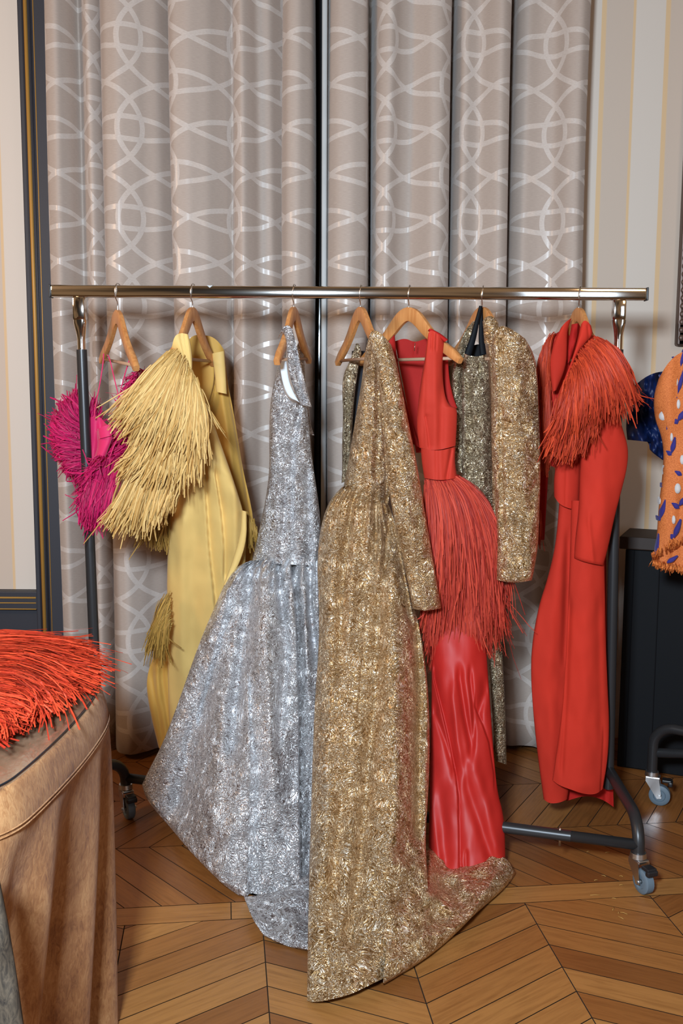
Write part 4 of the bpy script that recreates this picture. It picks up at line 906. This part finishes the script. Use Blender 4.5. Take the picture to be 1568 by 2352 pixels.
patch('shoulder_tape', M['red_deep'], g, [(982, 760), (986, 754), (992, 756)], [(1020, 786), (1029, 780)], [(982, 760), (1000, 770), (1020, 786)], [(992, 756), (1012, 766), (1029, 780)], 2.83, T=.012, nu=10, nv=20, rumple=0)
patch('armhole_facing', M['coral_in'], g, [(1018, 790), (1028, 792)], [(1030, 934), (1050, 938)], [(1018, 790), (1015, 850), (1018, 900), (1030, 934)], [(1028, 792), (1030, 860), (1038, 905), (1050, 938)], 2.945, T=.004, nu=12, nv=40, rumple=0)
patch('waistband', M['coral'], g, [(966, 1028), (1004, 1037), (1046, 1026)], [(974, 1098), (1010, 1104), (1050, 1098)], [(966, 1028), (968, 1060), (974, 1098)], [(1046, 1026), (1044, 1060), (1050, 1098)], 2.905, T=.042, nu=40, nv=30,
      folds=[('v', [(1036, 1035), (1026, 1095)], 4, .010, 15), ('v', [(1002, 1040), (1003, 1100)], 4, .004), ('v', [(1012, 1040), (1013, 1100)], 5, -.003)], rumple=.001)
patch('skirt', M['satin'], g, [(985, 1400), (1030, 1400), (1110, 1400)], [(983, 2010), (1020, 2016), (1090, 2010), (1160, 1999)], [(985, 1400), (992, 1540), (988, 1700), (986, 1850), (983, 2010)], [(1110, 1400), (1119, 1530), (1127, 1640), (1134, 1740), (1142, 1820), (1156, 1870), (1160, 1930), (1160, 1999)],
      lambda U, V, px, py: 2.93-.26*V, T=.055, nu=110, nv=170, rumple=.0015, rsc=60, hem=.03,
      folds=[('s', [(996, 1560), (1016, 1640), (1032, 1710), (1046, 1780), (1052, 1830), (1054, 1960)], 16, .018), ('v', [(1000, 1640), (1022, 1700), (1042, 1765)], 7, .010), ('v', [(1056, 1560), (1068, 1640), (1082, 1712)], 8, .018), ('v', [(1080, 1560), (1086, 1620), (1088, 1680)], 5, .010),
             ('s', [(1090, 1625), (1108, 1665), (1122, 1705), (1134, 1780)], 12, .012), ('v', [(1112, 1590), (1098, 1640)], 9, .012), ('v', [(1062, 1770), (1084, 1840), (1110, 1920), (1130, 1980)], 12, .012), ('v', [(1092, 1770), (1120, 1860), (1138, 1940)], 12, -.008), ('v', [(1010, 1830), (1020, 1900), (1024, 1970)], 14, .012), ('v', [(1070, 1960), (1070, 1996)], 4, .006, 12), ('v', [(1058, 1990), (1060, 2006)], 4, .006, 12), ('v', [(990, 1860), (1010, 1990)], 9, -.006), ('v', [(1040, 1600), (1050, 1700), (1064, 1780)], 8, -.008)])
patch('underskirt', M['coral_in'], g, [(975, 1090), (1010, 1084), (1052, 1090)], [(990, 1470), (1050, 1500), (1130, 1460)], [(975, 1090), (982, 1180), (985, 1330), (990, 1470)], [(1052, 1090), (1112, 1130), (1132, 1230), (1130, 1380), (1130, 1460)], 2.93, T=.05, nu=40, nv=50)
FC = M['raf_coral']
fringe('raffia_fringe', FC, g, [(976, 1100), (1000, 1098), (1030, 1098), (1052, 1095)], [(978, 1250), (1010, 1240), (1080, 1220), (1140, 1210)], [(962, 1430), (1010, 1480), (1100, 1480), (1158, 1420)], (2.90, 2.885, 2.90), 1300, w=2.4, jit=9, t0=(0, .12), t1=(.5, 1.05), yj=.045, bulge=.02, segs=11, sdist=None, sjit=.045, curl=18, kink=3.2)
fringe('raffia_fringe', FC, g, [(982, 1180), (1020, 1160), (1080, 1160), (1136, 1190)], [(984, 1330), (1030, 1320), (1090, 1320), (1144, 1310)], [(970, 1480), (1030, 1540), (1090, 1530), (1160, 1450)], (2.89, 2.89, 2.90), 900, w=2.3, jit=12, t0=(0, .5), t1=(.7, 1.06), yj=.03, segs=7, curl=12, wild=.08)
fringe('raffia_fringe', FC, g, [(985, 1330), (1040, 1330), (1110, 1330)], [(992, 1440), (1046, 1450), (1106, 1430)], [(988, 1540), (1045, 1560), (1110, 1540)], (2.89, 2.89, 2.90), 420, w=2.2, jit=10, t0=(0, .4), t1=(.7, 1.0), yj=.025, curl=14, wild=.1)
fringe('raffia_fringe', FC, g, [(1130, 1280), (1140, 1330)], [(1140, 1360), (1150, 1370)], [(1140, 1470), (1174, 1450)], (2.90, 2.90, 2.91), 90, w=2.2, jit=9, t0=(0, .4), t1=(.6, 1.05), wild=.1)
b = MB()
# ---- 6 gold jacket and halter gown on one hanger
g = G('halter_gown', 1090, 800, RY, 'old-gold metallic halter gown with black satin straps tied over the hanger', 'gown')
gk = M['gold_dark']
patch('lining', M['black_satin'], g, [(1069, 800), (1094, 790), (1112, 792)], [(1066, 822), (1118, 822)], [(1069, 800), (1066, 822)], [(1112, 792), (1118, 822)], 3.0, T=.006, nu=14, nv=10, rumple=0)
patch('strap', M['black_satin'], g, [(1100, 702), (1108, 703)], [(1066, 812), (1082, 818)], [(1100, 702), (1092, 730), (1080, 772), (1066, 812)], [(1108, 703), (1101, 735), (1094, 775), (1082, 818)], 2.925, T=.005, nu=8, nv=30, rumple=0)
patch('strap', M['black_satin'], g, [(1100, 706), (1108, 706)], [(1102, 815), (1117, 814)], [(1100, 706), (1100, 740), (1098, 780), (1102, 815)], [(1108, 706), (1110, 740), (1112, 780), (1117, 814)], 2.945, T=.005, nu=8, nv=30, rumple=0)
patch('bodice', gk, g, [(1066, 812), (1082, 818), (1100, 819), (1119, 813)], [(1060, 1130), (1134, 1200)], [(1066, 812), (1060, 900), (1062, 1000), (1060, 1130)], [(1119, 813), (1126, 900), (1128, 1050), (1134, 1200)], 2.955, T=.03, nu=40, nv=80, rumple=.004, rsc=30,
      folds=[('v', [(1101, 835), (1101, 862)], 2.5, .012, 6), ('v', [(1076, 880), (1080, 1080)], 8, .014), ('v', [(1108, 900), (1112, 1100)], 7, -.012)])
patch('skirt', gk, g, [(1080, 1150), (1136, 1180)], [(1138, 1748), (1163, 1756)], [(1080, 1150), (1105, 1350), (1122, 1500), (1130, 1640), (1138, 1748)], [(1136, 1180), (1146, 1350), (1152, 1480), (1160, 1620), (1163, 1756)], 3.0, T=.028, nu=30, nv=110, rumple=.004, rsc=34)
g = G('cropped_jacket', 1160, 780, RY, 'gold crinkled metallic jacket with stand collar and long straight sleeve', 'jacket')
patch('front', gk, g, [(1050, 800), (1064, 768), (1076, 748), (1086, 742)], [(1046, 1080), (1072, 1090)], [(1050, 800), (1042, 832), (1036, 880), (1038, 960), (1046, 1080)], [(1086, 742), (1086, 780), (1072, 830), (1062, 900), (1066, 1000), (1072, 1090)], 3.02, T=.028, nu=30, nv=80, rumple=.004, rsc=30)
patch('front', gd, g, [(1116, 742), (1124, 738), (1140, 748)], [(1130, 1190), (1160, 1200)], [(1116, 742), (1122, 800), (1128, 880), (1128, 1000), (1130, 1100), (1130, 1190)], [(1140, 748), (1160, 900), (1160, 1200)], 2.86, T=.02, nu=24, nv=90, rumple=.003, rsc=30)
patch('collar', gd, g, [(1108, 738), (1116, 727), (1128, 725), (1140, 734)], [(1112, 788), (1126, 792), (1142, 770)], [(1108, 738), (1112, 788)], [(1140, 734), (1146, 745), (1142, 770)], 2.85, T=.022, nu=24, nv=24, rumple=.003, rsc=20)
patch('collar', gk, g, [(1078, 748), (1086, 736), (1096, 738)], [(1062, 790), (1084, 796)], [(1078, 748), (1062, 790)], [(1096, 738), (1084, 796)], 3.00, T=.016, nu=14, nv=16, rumple=.002, rsc=20)
patch('sleeve', gd, g, [(1128, 790), (1136, 760), (1150, 746), (1176, 756), (1206, 778)], [(1140, 1332), (1180, 1340), (1221, 1333)], [(1128, 790), (1130, 860), (1130, 960), (1131, 1060), (1137, 1160), (1143, 1240), (1140, 1332)],
      [(1206, 778), (1226, 812), (1234, 860), (1237, 940), (1241, 1020), (1241, 1100), (1238, 1180), (1236, 1250), (1228, 1300), (1221, 1333)], lambda U, V, px, py: 2.80+.03*V, T=.055, nu=60, nv=130, rumple=.0045, rsc=40, hem=.01,
      folds=[('v', [(1148, 780), (1150, 1000), (1154, 1200)], 5, .012), ('v', [(1190, 820), (1198, 1100)], 20, -.01)])

SCR = ['longest straw scrap, lying flat on the pale cross board of the parquet', 'upright-looking straw scrap at the left of the cluster on the chevron boards',
 'short straw scrap above the cross board, left of the front caster', 'straw scrap under the crossbar of the rack, right of its bolt', 'straw scrap on the cross board nearest the caster wheel',
 'straw scrap in the right of the cluster on the chevron boards', 'lowest straw scrap of the cluster on the chevron boards', 'small straw scrap at the lower edge of the pale cross board',
 'middle straw scrap of the cluster on the chevron boards', 'tiny straw scrap under the crossbar, directly below its bolt', 'tiny straw scrap at the upper edge of the cross board', 'tiny straw scrap just left of the front caster collar']
# straw scraps that have dropped on the floor
for k, (px, py, an, ln) in enumerate([(1366, 2056, 4, 22), (1408, 2088, 62, 14), (1386, 2012, -35, 10), (1395, 1958, 10, 12), (1426, 2033, 5, 9), (1432, 2098, -30, 15), (1425, 2108, -50, 14), (1410, 2064, -20, 9), (1420, 2096, 70, 10), (1350, 1956, 20, 8), (1368, 2022, 15, 9), (1426, 2013, -25, 8)]):
    c_ = PZ(px, py, .0015); d_ = np.array([math.cos(math.radians(an)), math.sin(math.radians(an)), 0]); b = MB()
    b.tube([c_-d_*ln*.00062+[0, 0, .0003], c_+[0, 0, .0012+.0004*(k % 3)], c_+d_*ln*.00062+[0, 0, .0003]], .0009, 6)
    tag(b.build('straw_scrap', M['raf_yellow']), SCR[k], 'scrap', 'straw scraps on the floor')
# ---- 7 red suit
g = G('trousers', 1330, 1150, RY, 'plain red wide trousers hanging beneath the fringed red jacket', 'trousers')
patch('back_leg', M['red_deep'], g, [(1330, 1160), (1392, 1160)], [(1300, 1840), (1345, 1826), (1384, 1836), (1409, 1854)], [(1330, 1160), (1320, 1500), (1310, 1700), (1300, 1840)], [(1392, 1160), (1392, 1400), (1394, 1560), (1406, 1720), (1409, 1854)], 3.01, T=.015, nu=40, nv=100, folds=[('v', [(1396, 1600), (1390, 1820)], 5, .01)])
patch('leg', M['red_wool'], g, [(1284, 1150), (1330, 1150)], [(1248, 1836), (1262, 1846), (1285, 1844), (1302, 1836)], [(1284, 1150), (1276, 1250), (1257, 1330), (1237, 1390), (1222, 1470), (1218, 1540), (1224, 1640), (1236, 1750), (1248, 1836)],
      [(1330, 1150), (1322, 1400), (1320, 1600), (1316, 1750), (1302, 1836)], 2.96, T=.025, nu=46, nv=120, folds=[('v', [(1280, 1300), (1262, 1560), (1270, 1800)], 16, -.008), ('v', [(1304, 1250), (1296, 1500)], 8, .012)])
patch('leg', M['red_wool'], g, [(1312, 1150), (1384, 1150)], [(1268, 1792), (1284, 1804), (1306, 1812), (1340, 1824), (1368, 1825), (1384, 1812)], [(1312, 1150), (1308, 1300), (1301, 1480), (1292, 1620), (1280, 1710), (1268, 1792)],
      [(1384, 1150), (1388, 1300), (1390, 1450), (1395, 1580), (1399, 1660), (1396, 1740), (1384, 1812)], 2.91, T=.028, nu=60, nv=130, folds=[('v', [(1308, 1400), (1300, 1600), (1290, 1760)], 5, .006), ('v', [(1350, 1300), (1346, 1600), (1340, 1800)], 26, -.010), ('s', [(1384, 1700), (1378, 1812)], 8, .008), ('v', [(1374, 1400), (1380, 1700)], 8, .004)])
g = G('fringed_jacket', 1330, 760, RY, 'red jacket with a high collar and vermilion raffia fringe round the shoulders', 'jacket')
patch('back', M['red_deep'], g, [(1298, 752), (1316, 736), (1345, 740)], [(1240, 1060), (1290, 1080)], [(1298, 752), (1262, 775), (1238, 810), (1234, 860), (1236, 960), (1240, 1060)], [(1345, 740), (1330, 830), (1310, 950), (1290, 1080)], 3.06, T=.03, nu=30, nv=50)
fringe('raffia_fringe', M['raf_red'], g, [(1278, 766), (1262, 775), (1250, 790)], [(1262, 800), (1246, 830), (1238, 860)], [(1262, 920), (1244, 940), (1234, 930)], (3.03, 3.03, 3.04), 220, w=2.4, jit=6, t0=(0, .4))
fringe('raffia_fringe', M['raf_red'], g, [(1262, 860), (1248, 870), (1236, 870)], [(1262, 960), (1250, 970), (1240, 960)], [(1262, 1080), (1248, 1080), (1242, 1050)], (3.02, 3.02, 3.03), 200, w=2.4, jit=6, t0=(0, .4))
fringe('raffia_fringe', M['raf_red'], g, [(1238, 1160), (1240, 1200)], [(1238, 1200), (1240, 1225)], [(1236, 1250), (1240, 1262)], (3.02, 3.02, 3.02), 30, w=2.0, jit=3, t0=(0, .4))
patch('far_sleeve', M['red_deep'], g, [(1238, 1040), (1262, 1040)], [(1236, 1240), (1250, 1240)], [(1238, 1040), (1236, 1240)], [(1262, 1040), (1250, 1240)], 3.07, T=.015, nu=12, nv=20)
patch('sleeve', M['red_wool'], g, [(1336, 960), (1380, 940), (1418, 950)], [(1318, 1282), (1345, 1292), (1385, 1299)], [(1336, 960), (1332, 1060), (1329, 1170), (1320, 1240), (1318, 1282)], [(1418, 950), (1430, 985), (1443, 1030), (1440, 1075), (1426, 1130), (1410, 1190), (1398, 1250), (1385, 1299)], 2.88, T=.035, nu=46, nv=90,
      folds=[('v', [(1352, 1200), (1362, 1290)], 5, -.004), ('v', [(1386, 980), (1380, 1200)], 20, -.008)], hem=.008)
patch('front', M['red_wool'], g, [(1280, 960), (1310, 960), (1350, 960)], [(1272, 1140), (1284, 1158), (1305, 1168), (1330, 1172)], [(1280, 960), (1278, 1060), (1271, 1100), (1272, 1140)], [(1350, 960), (1336, 1060), (1330, 1172)], 2.935, T=.028, nu=36, nv=50, folds=[('v', [(1301, 1060), (1298, 1160)], 2.2, .003, 8), ('v', [(1333, 1060), (1330, 1160)], 2.5, .004, 8)])
patch('chest', M['red_wool'], g, [(1340, 760), (1364, 772)], [(1282, 1020), (1340, 1000), (1418, 940)], [(1340, 760), (1310, 850), (1292, 940), (1282, 1020)], [(1364, 772), (1400, 830), (1416, 890), (1418, 940)], 2.86, T=.04, nu=40, nv=50)
patch('lapel', M['red_wool'], g, [(1288, 752), (1300, 738), (1312, 731)], [(1268, 900), (1278, 896)], [(1288, 752), (1270, 790), (1262, 830), (1264, 870), (1268, 900)], [(1312, 731), (1302, 760), (1302, 800), (1300, 842), (1278, 896)], 2.965, T=.014, nu=24, nv=50, rumple=.001)
patch('lapel', M['red_deep'], g, [(1312, 745), (1328, 742)], [(1303, 835), (1308, 830)], [(1312, 745), (1304, 790), (1303, 835)], [(1328, 742), (1324, 780), (1308, 830)], 2.99, T=.010, nu=12, nv=30, rumple=.002, rsc=20)
patch('collar', M['red_wool'], g, [(1334, 745), (1341, 735), (1350, 739), (1357, 748)], [(1284, 905), (1292, 900)], [(1334, 745), (1324, 790), (1310, 835), (1296, 868), (1284, 905)], [(1357, 748), (1362, 768), (1346, 786), (1328, 812), (1312, 848), (1292, 900)], 2.79, T=.018, nu=26, nv=60, rumple=.001, folds=[('v', [(1350, 750), (1352, 775)], 3, .004, 8)])
FR = M['raf_red']
fringe('raffia_fringe', FR, g, [(1300, 870), (1320, 850), (1345, 860), (1370, 870)], [(1275, 960), (1305, 960), (1340, 950), (1385, 920)], [(1252, 1040), (1285, 1060), (1325, 1048), (1366, 1000)], (2.81, 2.79, 2.80), 850, w=2.9, jit=8, t0=(0, .45), t1=(.75, 1.05), yj=.024)
fringe('raffia_fringe', FR, g, [(1364, 770), (1355, 782), (1345, 790), (1332, 806), (1318, 836), (1302, 870)], [(1426, 830), (1400, 850), (1370, 870), (1345, 890), (1318, 910), (1290, 930)], [(1466, 935), (1440, 958), (1400, 965), (1360, 975), (1310, 1010), (1256, 1030)], (2.775, 2.745, 2.77), 1400, w=2.9, jit=9, t0=(0, .35), t1=(.66, 1.03), yj=.024, segs=8)
fringe('raffia_fringe', FR, g, [(1392, 810), (1410, 830)], [(1440, 880), (1450, 900)], [(1470, 935), (1492, 936), (1503, 918)], (2.76, 2.76, 2.78), 9, w=2.2, jit=4, t0=(0, .3), t1=(.8, 1.0), wild=0)
# ------------------------------------------------------------------ second rack and its garments at the right edge
c2 = PZ(1502, 1845, 0); R2Y = c2[1]
rack2 = empty('clothes_rack', (c2[0]+.6, R2Y, 0), 'second black clothes rack, only its caster and bent tube in view at right', 'clothes rack')
x0, y0 = c2[0]-.012, c2[1]
up0_ = [np.array([x0, y0, .11]), np.array([x0, y0, .20])]
arcp = []
dv = np.array([.80, -.60, 0])
for t in np.linspace(0, PI/2, 9): arcp.append(np.array([x0, y0, .20])+dv*(.07*(1-math.cos(t)))+np.array([0, 0, .07*math.sin(t)]))
b = MB(); b.tube(up0_+arcp+[np.array([x0, y0, .27])+dv*.62], .0165, 18); b.build('end_tube', M['powder'], rack2, sharp=50)
b = MB(); b.tube([(x0, y0, .175), (x0+1.2, y0-.05, .165)], .015, 16); b.build('crossbar', M['powder'], rack2)
caster(rack2, x0, y0, math.radians(-22), ztop=.112)
caster(rack2, x0+.5, y0-.40, math.radians(-50)); b = MB(); b.tube([(x0+.5, y0-.4, .10), (x0+.5, y0-.4, .27)], .0165, 16); b.build('end_tube', M['powder'], rack2)
RY2 = 3.08; pxx = x0+.80*(y0-RY2)/.60
b = MB(); b.tube([(pxx, RY2, .27), (pxx, RY2, zr-.015)], .0155, 18); b.build('post', M['powder'], rack2)
b = MB(); b.box(((pxx-.05+pxx+1.4)/2, RY2, zr), (1.45, .032, RH), bev=.006); b.build('rail', M['chrome'], rack2)
b = MB(); b.tube([(x0+1.2, y0-.05, .165), (x0+1.2, y0-.05, .0)], .015, 12); b.build('leg', M['powder'], rack2)
# printed orange top
m = M['orange_print'] = mat('orange_knit', srgb(210, 112, 48), .8); bs = BS(m); uvn = uvco(m)
M['blue_motif'] = cloth('blue_motif', srgb(52, 44, 120), .8, .2, .1); M['white_motif'] = cloth('white_motif', srgb(208, 200, 196), .8, .2, .05)
L(m, ramp(m, noise_tex(m, mapping(m, objco(m), (260, 260, 420)), 1, 2), [(.3, srgb(186, 92, 36)), (.7, srgb(222, 126, 62))]), bs.inputs['Base Color'])
g = G('patterned_top', 1590, 820, 3.08, 'orange knitted top with indigo leaf sprigs, white dots and fringed hem, at the right edge', 'top')
OY = 3.06
oy = lambda U, V, px, py: np.full_like(U, OY)
patch('body', M['orange_print'], g, [(1512, 870), (1532, 835), (1556, 812), (1590, 800), (1650, 790)], [(1500, 1298), (1530, 1300), (1560, 1305), (1600, 1310), (1650, 1312)], [(1512, 870), (1500, 910), (1502, 960), (1518, 1000), (1524, 1040), (1520, 1100), (1512, 1160), (1508, 1230), (1500, 1298)],
      [(1650, 790), (1680, 1000), (1650, 1312)], oy, T=.05, nu=60, nv=90, round_pow=.45, rumple=.002, folds=[('v', [(1566, 1150), (1545, 1290)], 10, .012), ('v', [(1540, 860), (1535, 1000)], 14, -.006)])
def onbody(px, py):
    """depth of the top's front surface near its left half"""
    Lp = np.array([(790, 1545), (870, 1512), (910, 1500), (960, 1502), (1000, 1518), (1040, 1524), (1100, 1520), (1160, 1512), (1230, 1508), (1298, 1500)], float)
    xl = np.interp(py, Lp[:, 0], Lp[:, 1]); xr = 1668.0; u = np.clip((px-xl)/(xr-xl), 0, 1)
    return OY-.05*np.clip(1-(2*u-1)**2, 0, 1)**.45-.006
def motif(name, polys, mt):
    for poly in polys:
        p = resample(poly+[poly[0]], 40, 2)[:-1]; c = p.mean(0)
        f_ = [Parr(x, y, onbody(x, y)) for x, y in p]; bk = [q+np.array([0, .010, 0]) for q in f_]; n = len(f_)
        cc = Parr(c[0], c[1], onbody(*c)-.0005)
        V = f_+bk+[cc]; Fc = [(i, (i+1) % n, 2*n) for i in range(n)]+[(i, i+n, (i+1) % n+n, (i+1) % n) for i in range(n)]
        link(name, V, Fc, mt, g, True)
def leaf(x, y, ang, ln, w):
    a = math.radians(ang); d = np.array([math.sin(a), -math.cos(a)]); s = np.array([-d[1], d[0]]); o = np.array([x, y])
    return [tuple(o), tuple(o+d*ln*.3+s*w), tuple(o+d*ln*.6+s*w*.8), tuple(o+d*ln), tuple(o+d*ln*.6-s*w*.5), tuple(o+d*ln*.3-s*w)]
# (x, y of the joint, angle from upright, length, width)
sprigs = [(1526, 872, 22, 46, 6), (1526, 872, -48, 18, 6), (1562, 832, -55, 24, 6), (1563, 842, 10, 46, 5), (1556, 905, 14, 66, 5), (1556, 914, -70, 32, 6), (1556, 968, 35, 44, 7), (1556, 974, -35, 16, 7), (1530, 988, 18, 48, 5), (1542, 1042, 12, 44, 6), (1542, 1046, -50, 18, 6),
          (1524, 1118, 13, 54, 5), (1524, 1120, -30, 14, 6), (1566, 1092, -60, 22, 6), (1516, 1192, 14, 52, 6), (1516, 1196, -38, 16, 6), (1560, 1168, -55, 24, 7), (1560, 1162, 40, 40, 6), (1548, 1236, 20, 52, 6), (1548, 1238, -35, 14, 7), (1505, 1280, 8, 62, 4), (1532, 1294, 55, 34, 5)]
motif('leaf_motif', [leaf(*s) for s in sprigs], M['blue_motif'])
def oval(x, y, rx, ry): return [(x+rx*math.cos(t), y+ry*math.sin(t)) for t in np.linspace(0, 2*PI, 13)[:-1]]
motif('dot_motif', [oval(*s) for s in ((1550, 877, 7, 12), (1558, 928, 4, 11), (1522, 955, 8, 11), (1542, 1004, 3, 10), (1567, 1056, 5, 11), (1525, 1080, 4, 12), (1556, 1122, 7, 12), (1514, 1150, 3, 9), (1547, 1194, 4, 10))], M['white_motif'])
M['raf_o2'] = strandmat('orange_yarn', srgb(220, 128, 62), srgb(186, 92, 36), .8)
fringe('hem_fringe', M['raf_o2'], g, [(1498, 1284), (1530, 1290), (1560, 1296), (1610, 1300)], [(1499, 1292), (1530, 1302), (1562, 1308), (1610, 1312)], [(1498, 1300), (1528, 1312), (1562, 1320), (1610, 1324)], (3.03, 3.02, 3.02), 90, w=5, jit=2, t0=(0, .2), t1=(.8, 1.0), segs=3, wild=0)
fringe('hem_fringe', M['raf_o2'], g, [(1500, 1290), (1535, 1272), (1575, 1250)], [(1498, 1278), (1532, 1258), (1572, 1240)], [(1500, 1268), (1530, 1244), (1568, 1226)], (3.02, 3.0, 2.99), 34, w=4, jit=2, t0=(0, .2), t1=(.8, 1.0), segs=3, wild=0)
g2_ = G('satin_blouse', 1500, 900, 3.2, 'deep blue satin blouse with a puffed sleeve behind the orange patterned top', 'blouse')
M['blue_satin'] = mat('blue_satin', srgb(4, 28, 74), .5, 0)
patch('sleeve', M['blue_satin'], g2_, [(1452, 890), (1478, 868), (1502, 856), (1530, 852)], [(1440, 1010), (1480, 1014), (1530, 1020)], [(1452, 890), (1446, 930), (1436, 970), (1440, 1010)], [(1530, 852), (1540, 940), (1530, 1020)], 3.18, T=.07, nu=50, nv=50, rumple=.012, rsc=26,
      folds=[('v', [(1470, 960), (1500, 1000)], 8, .02), ('v', [(1490, 880), (1480, 960)], 8, .02)])
patch('cuff', M['blue_satin'], g2_, [(1474, 1000), (1500, 980), (1532, 975)], [(1520, 1056), (1536, 1062)], [(1474, 1000), (1492, 1022), (1490, 1034), (1520, 1056)], [(1532, 975), (1536, 1062)], 3.15, T=.03, nu=30, nv=30, rumple=.012, rsc=22)
patch('bodice', M['blue_satin'], g2_, [(1530, 856), (1640, 840)], [(1540, 1240), (1640, 1250)], [(1530, 856), (1538, 1040), (1540, 1240)], [(1640, 840), (1640, 1250)], 3.22, T=.05, nu=24, nv=30)
hanger(1660, 712, 1715, 'wooden hanger carrying the orange patterned top on the second rack', near='R', Y=3.08)
hanger(1700, 712, 1750, 'wooden hanger carrying the blue satin blouse on the second rack', near='R', Y=3.08)
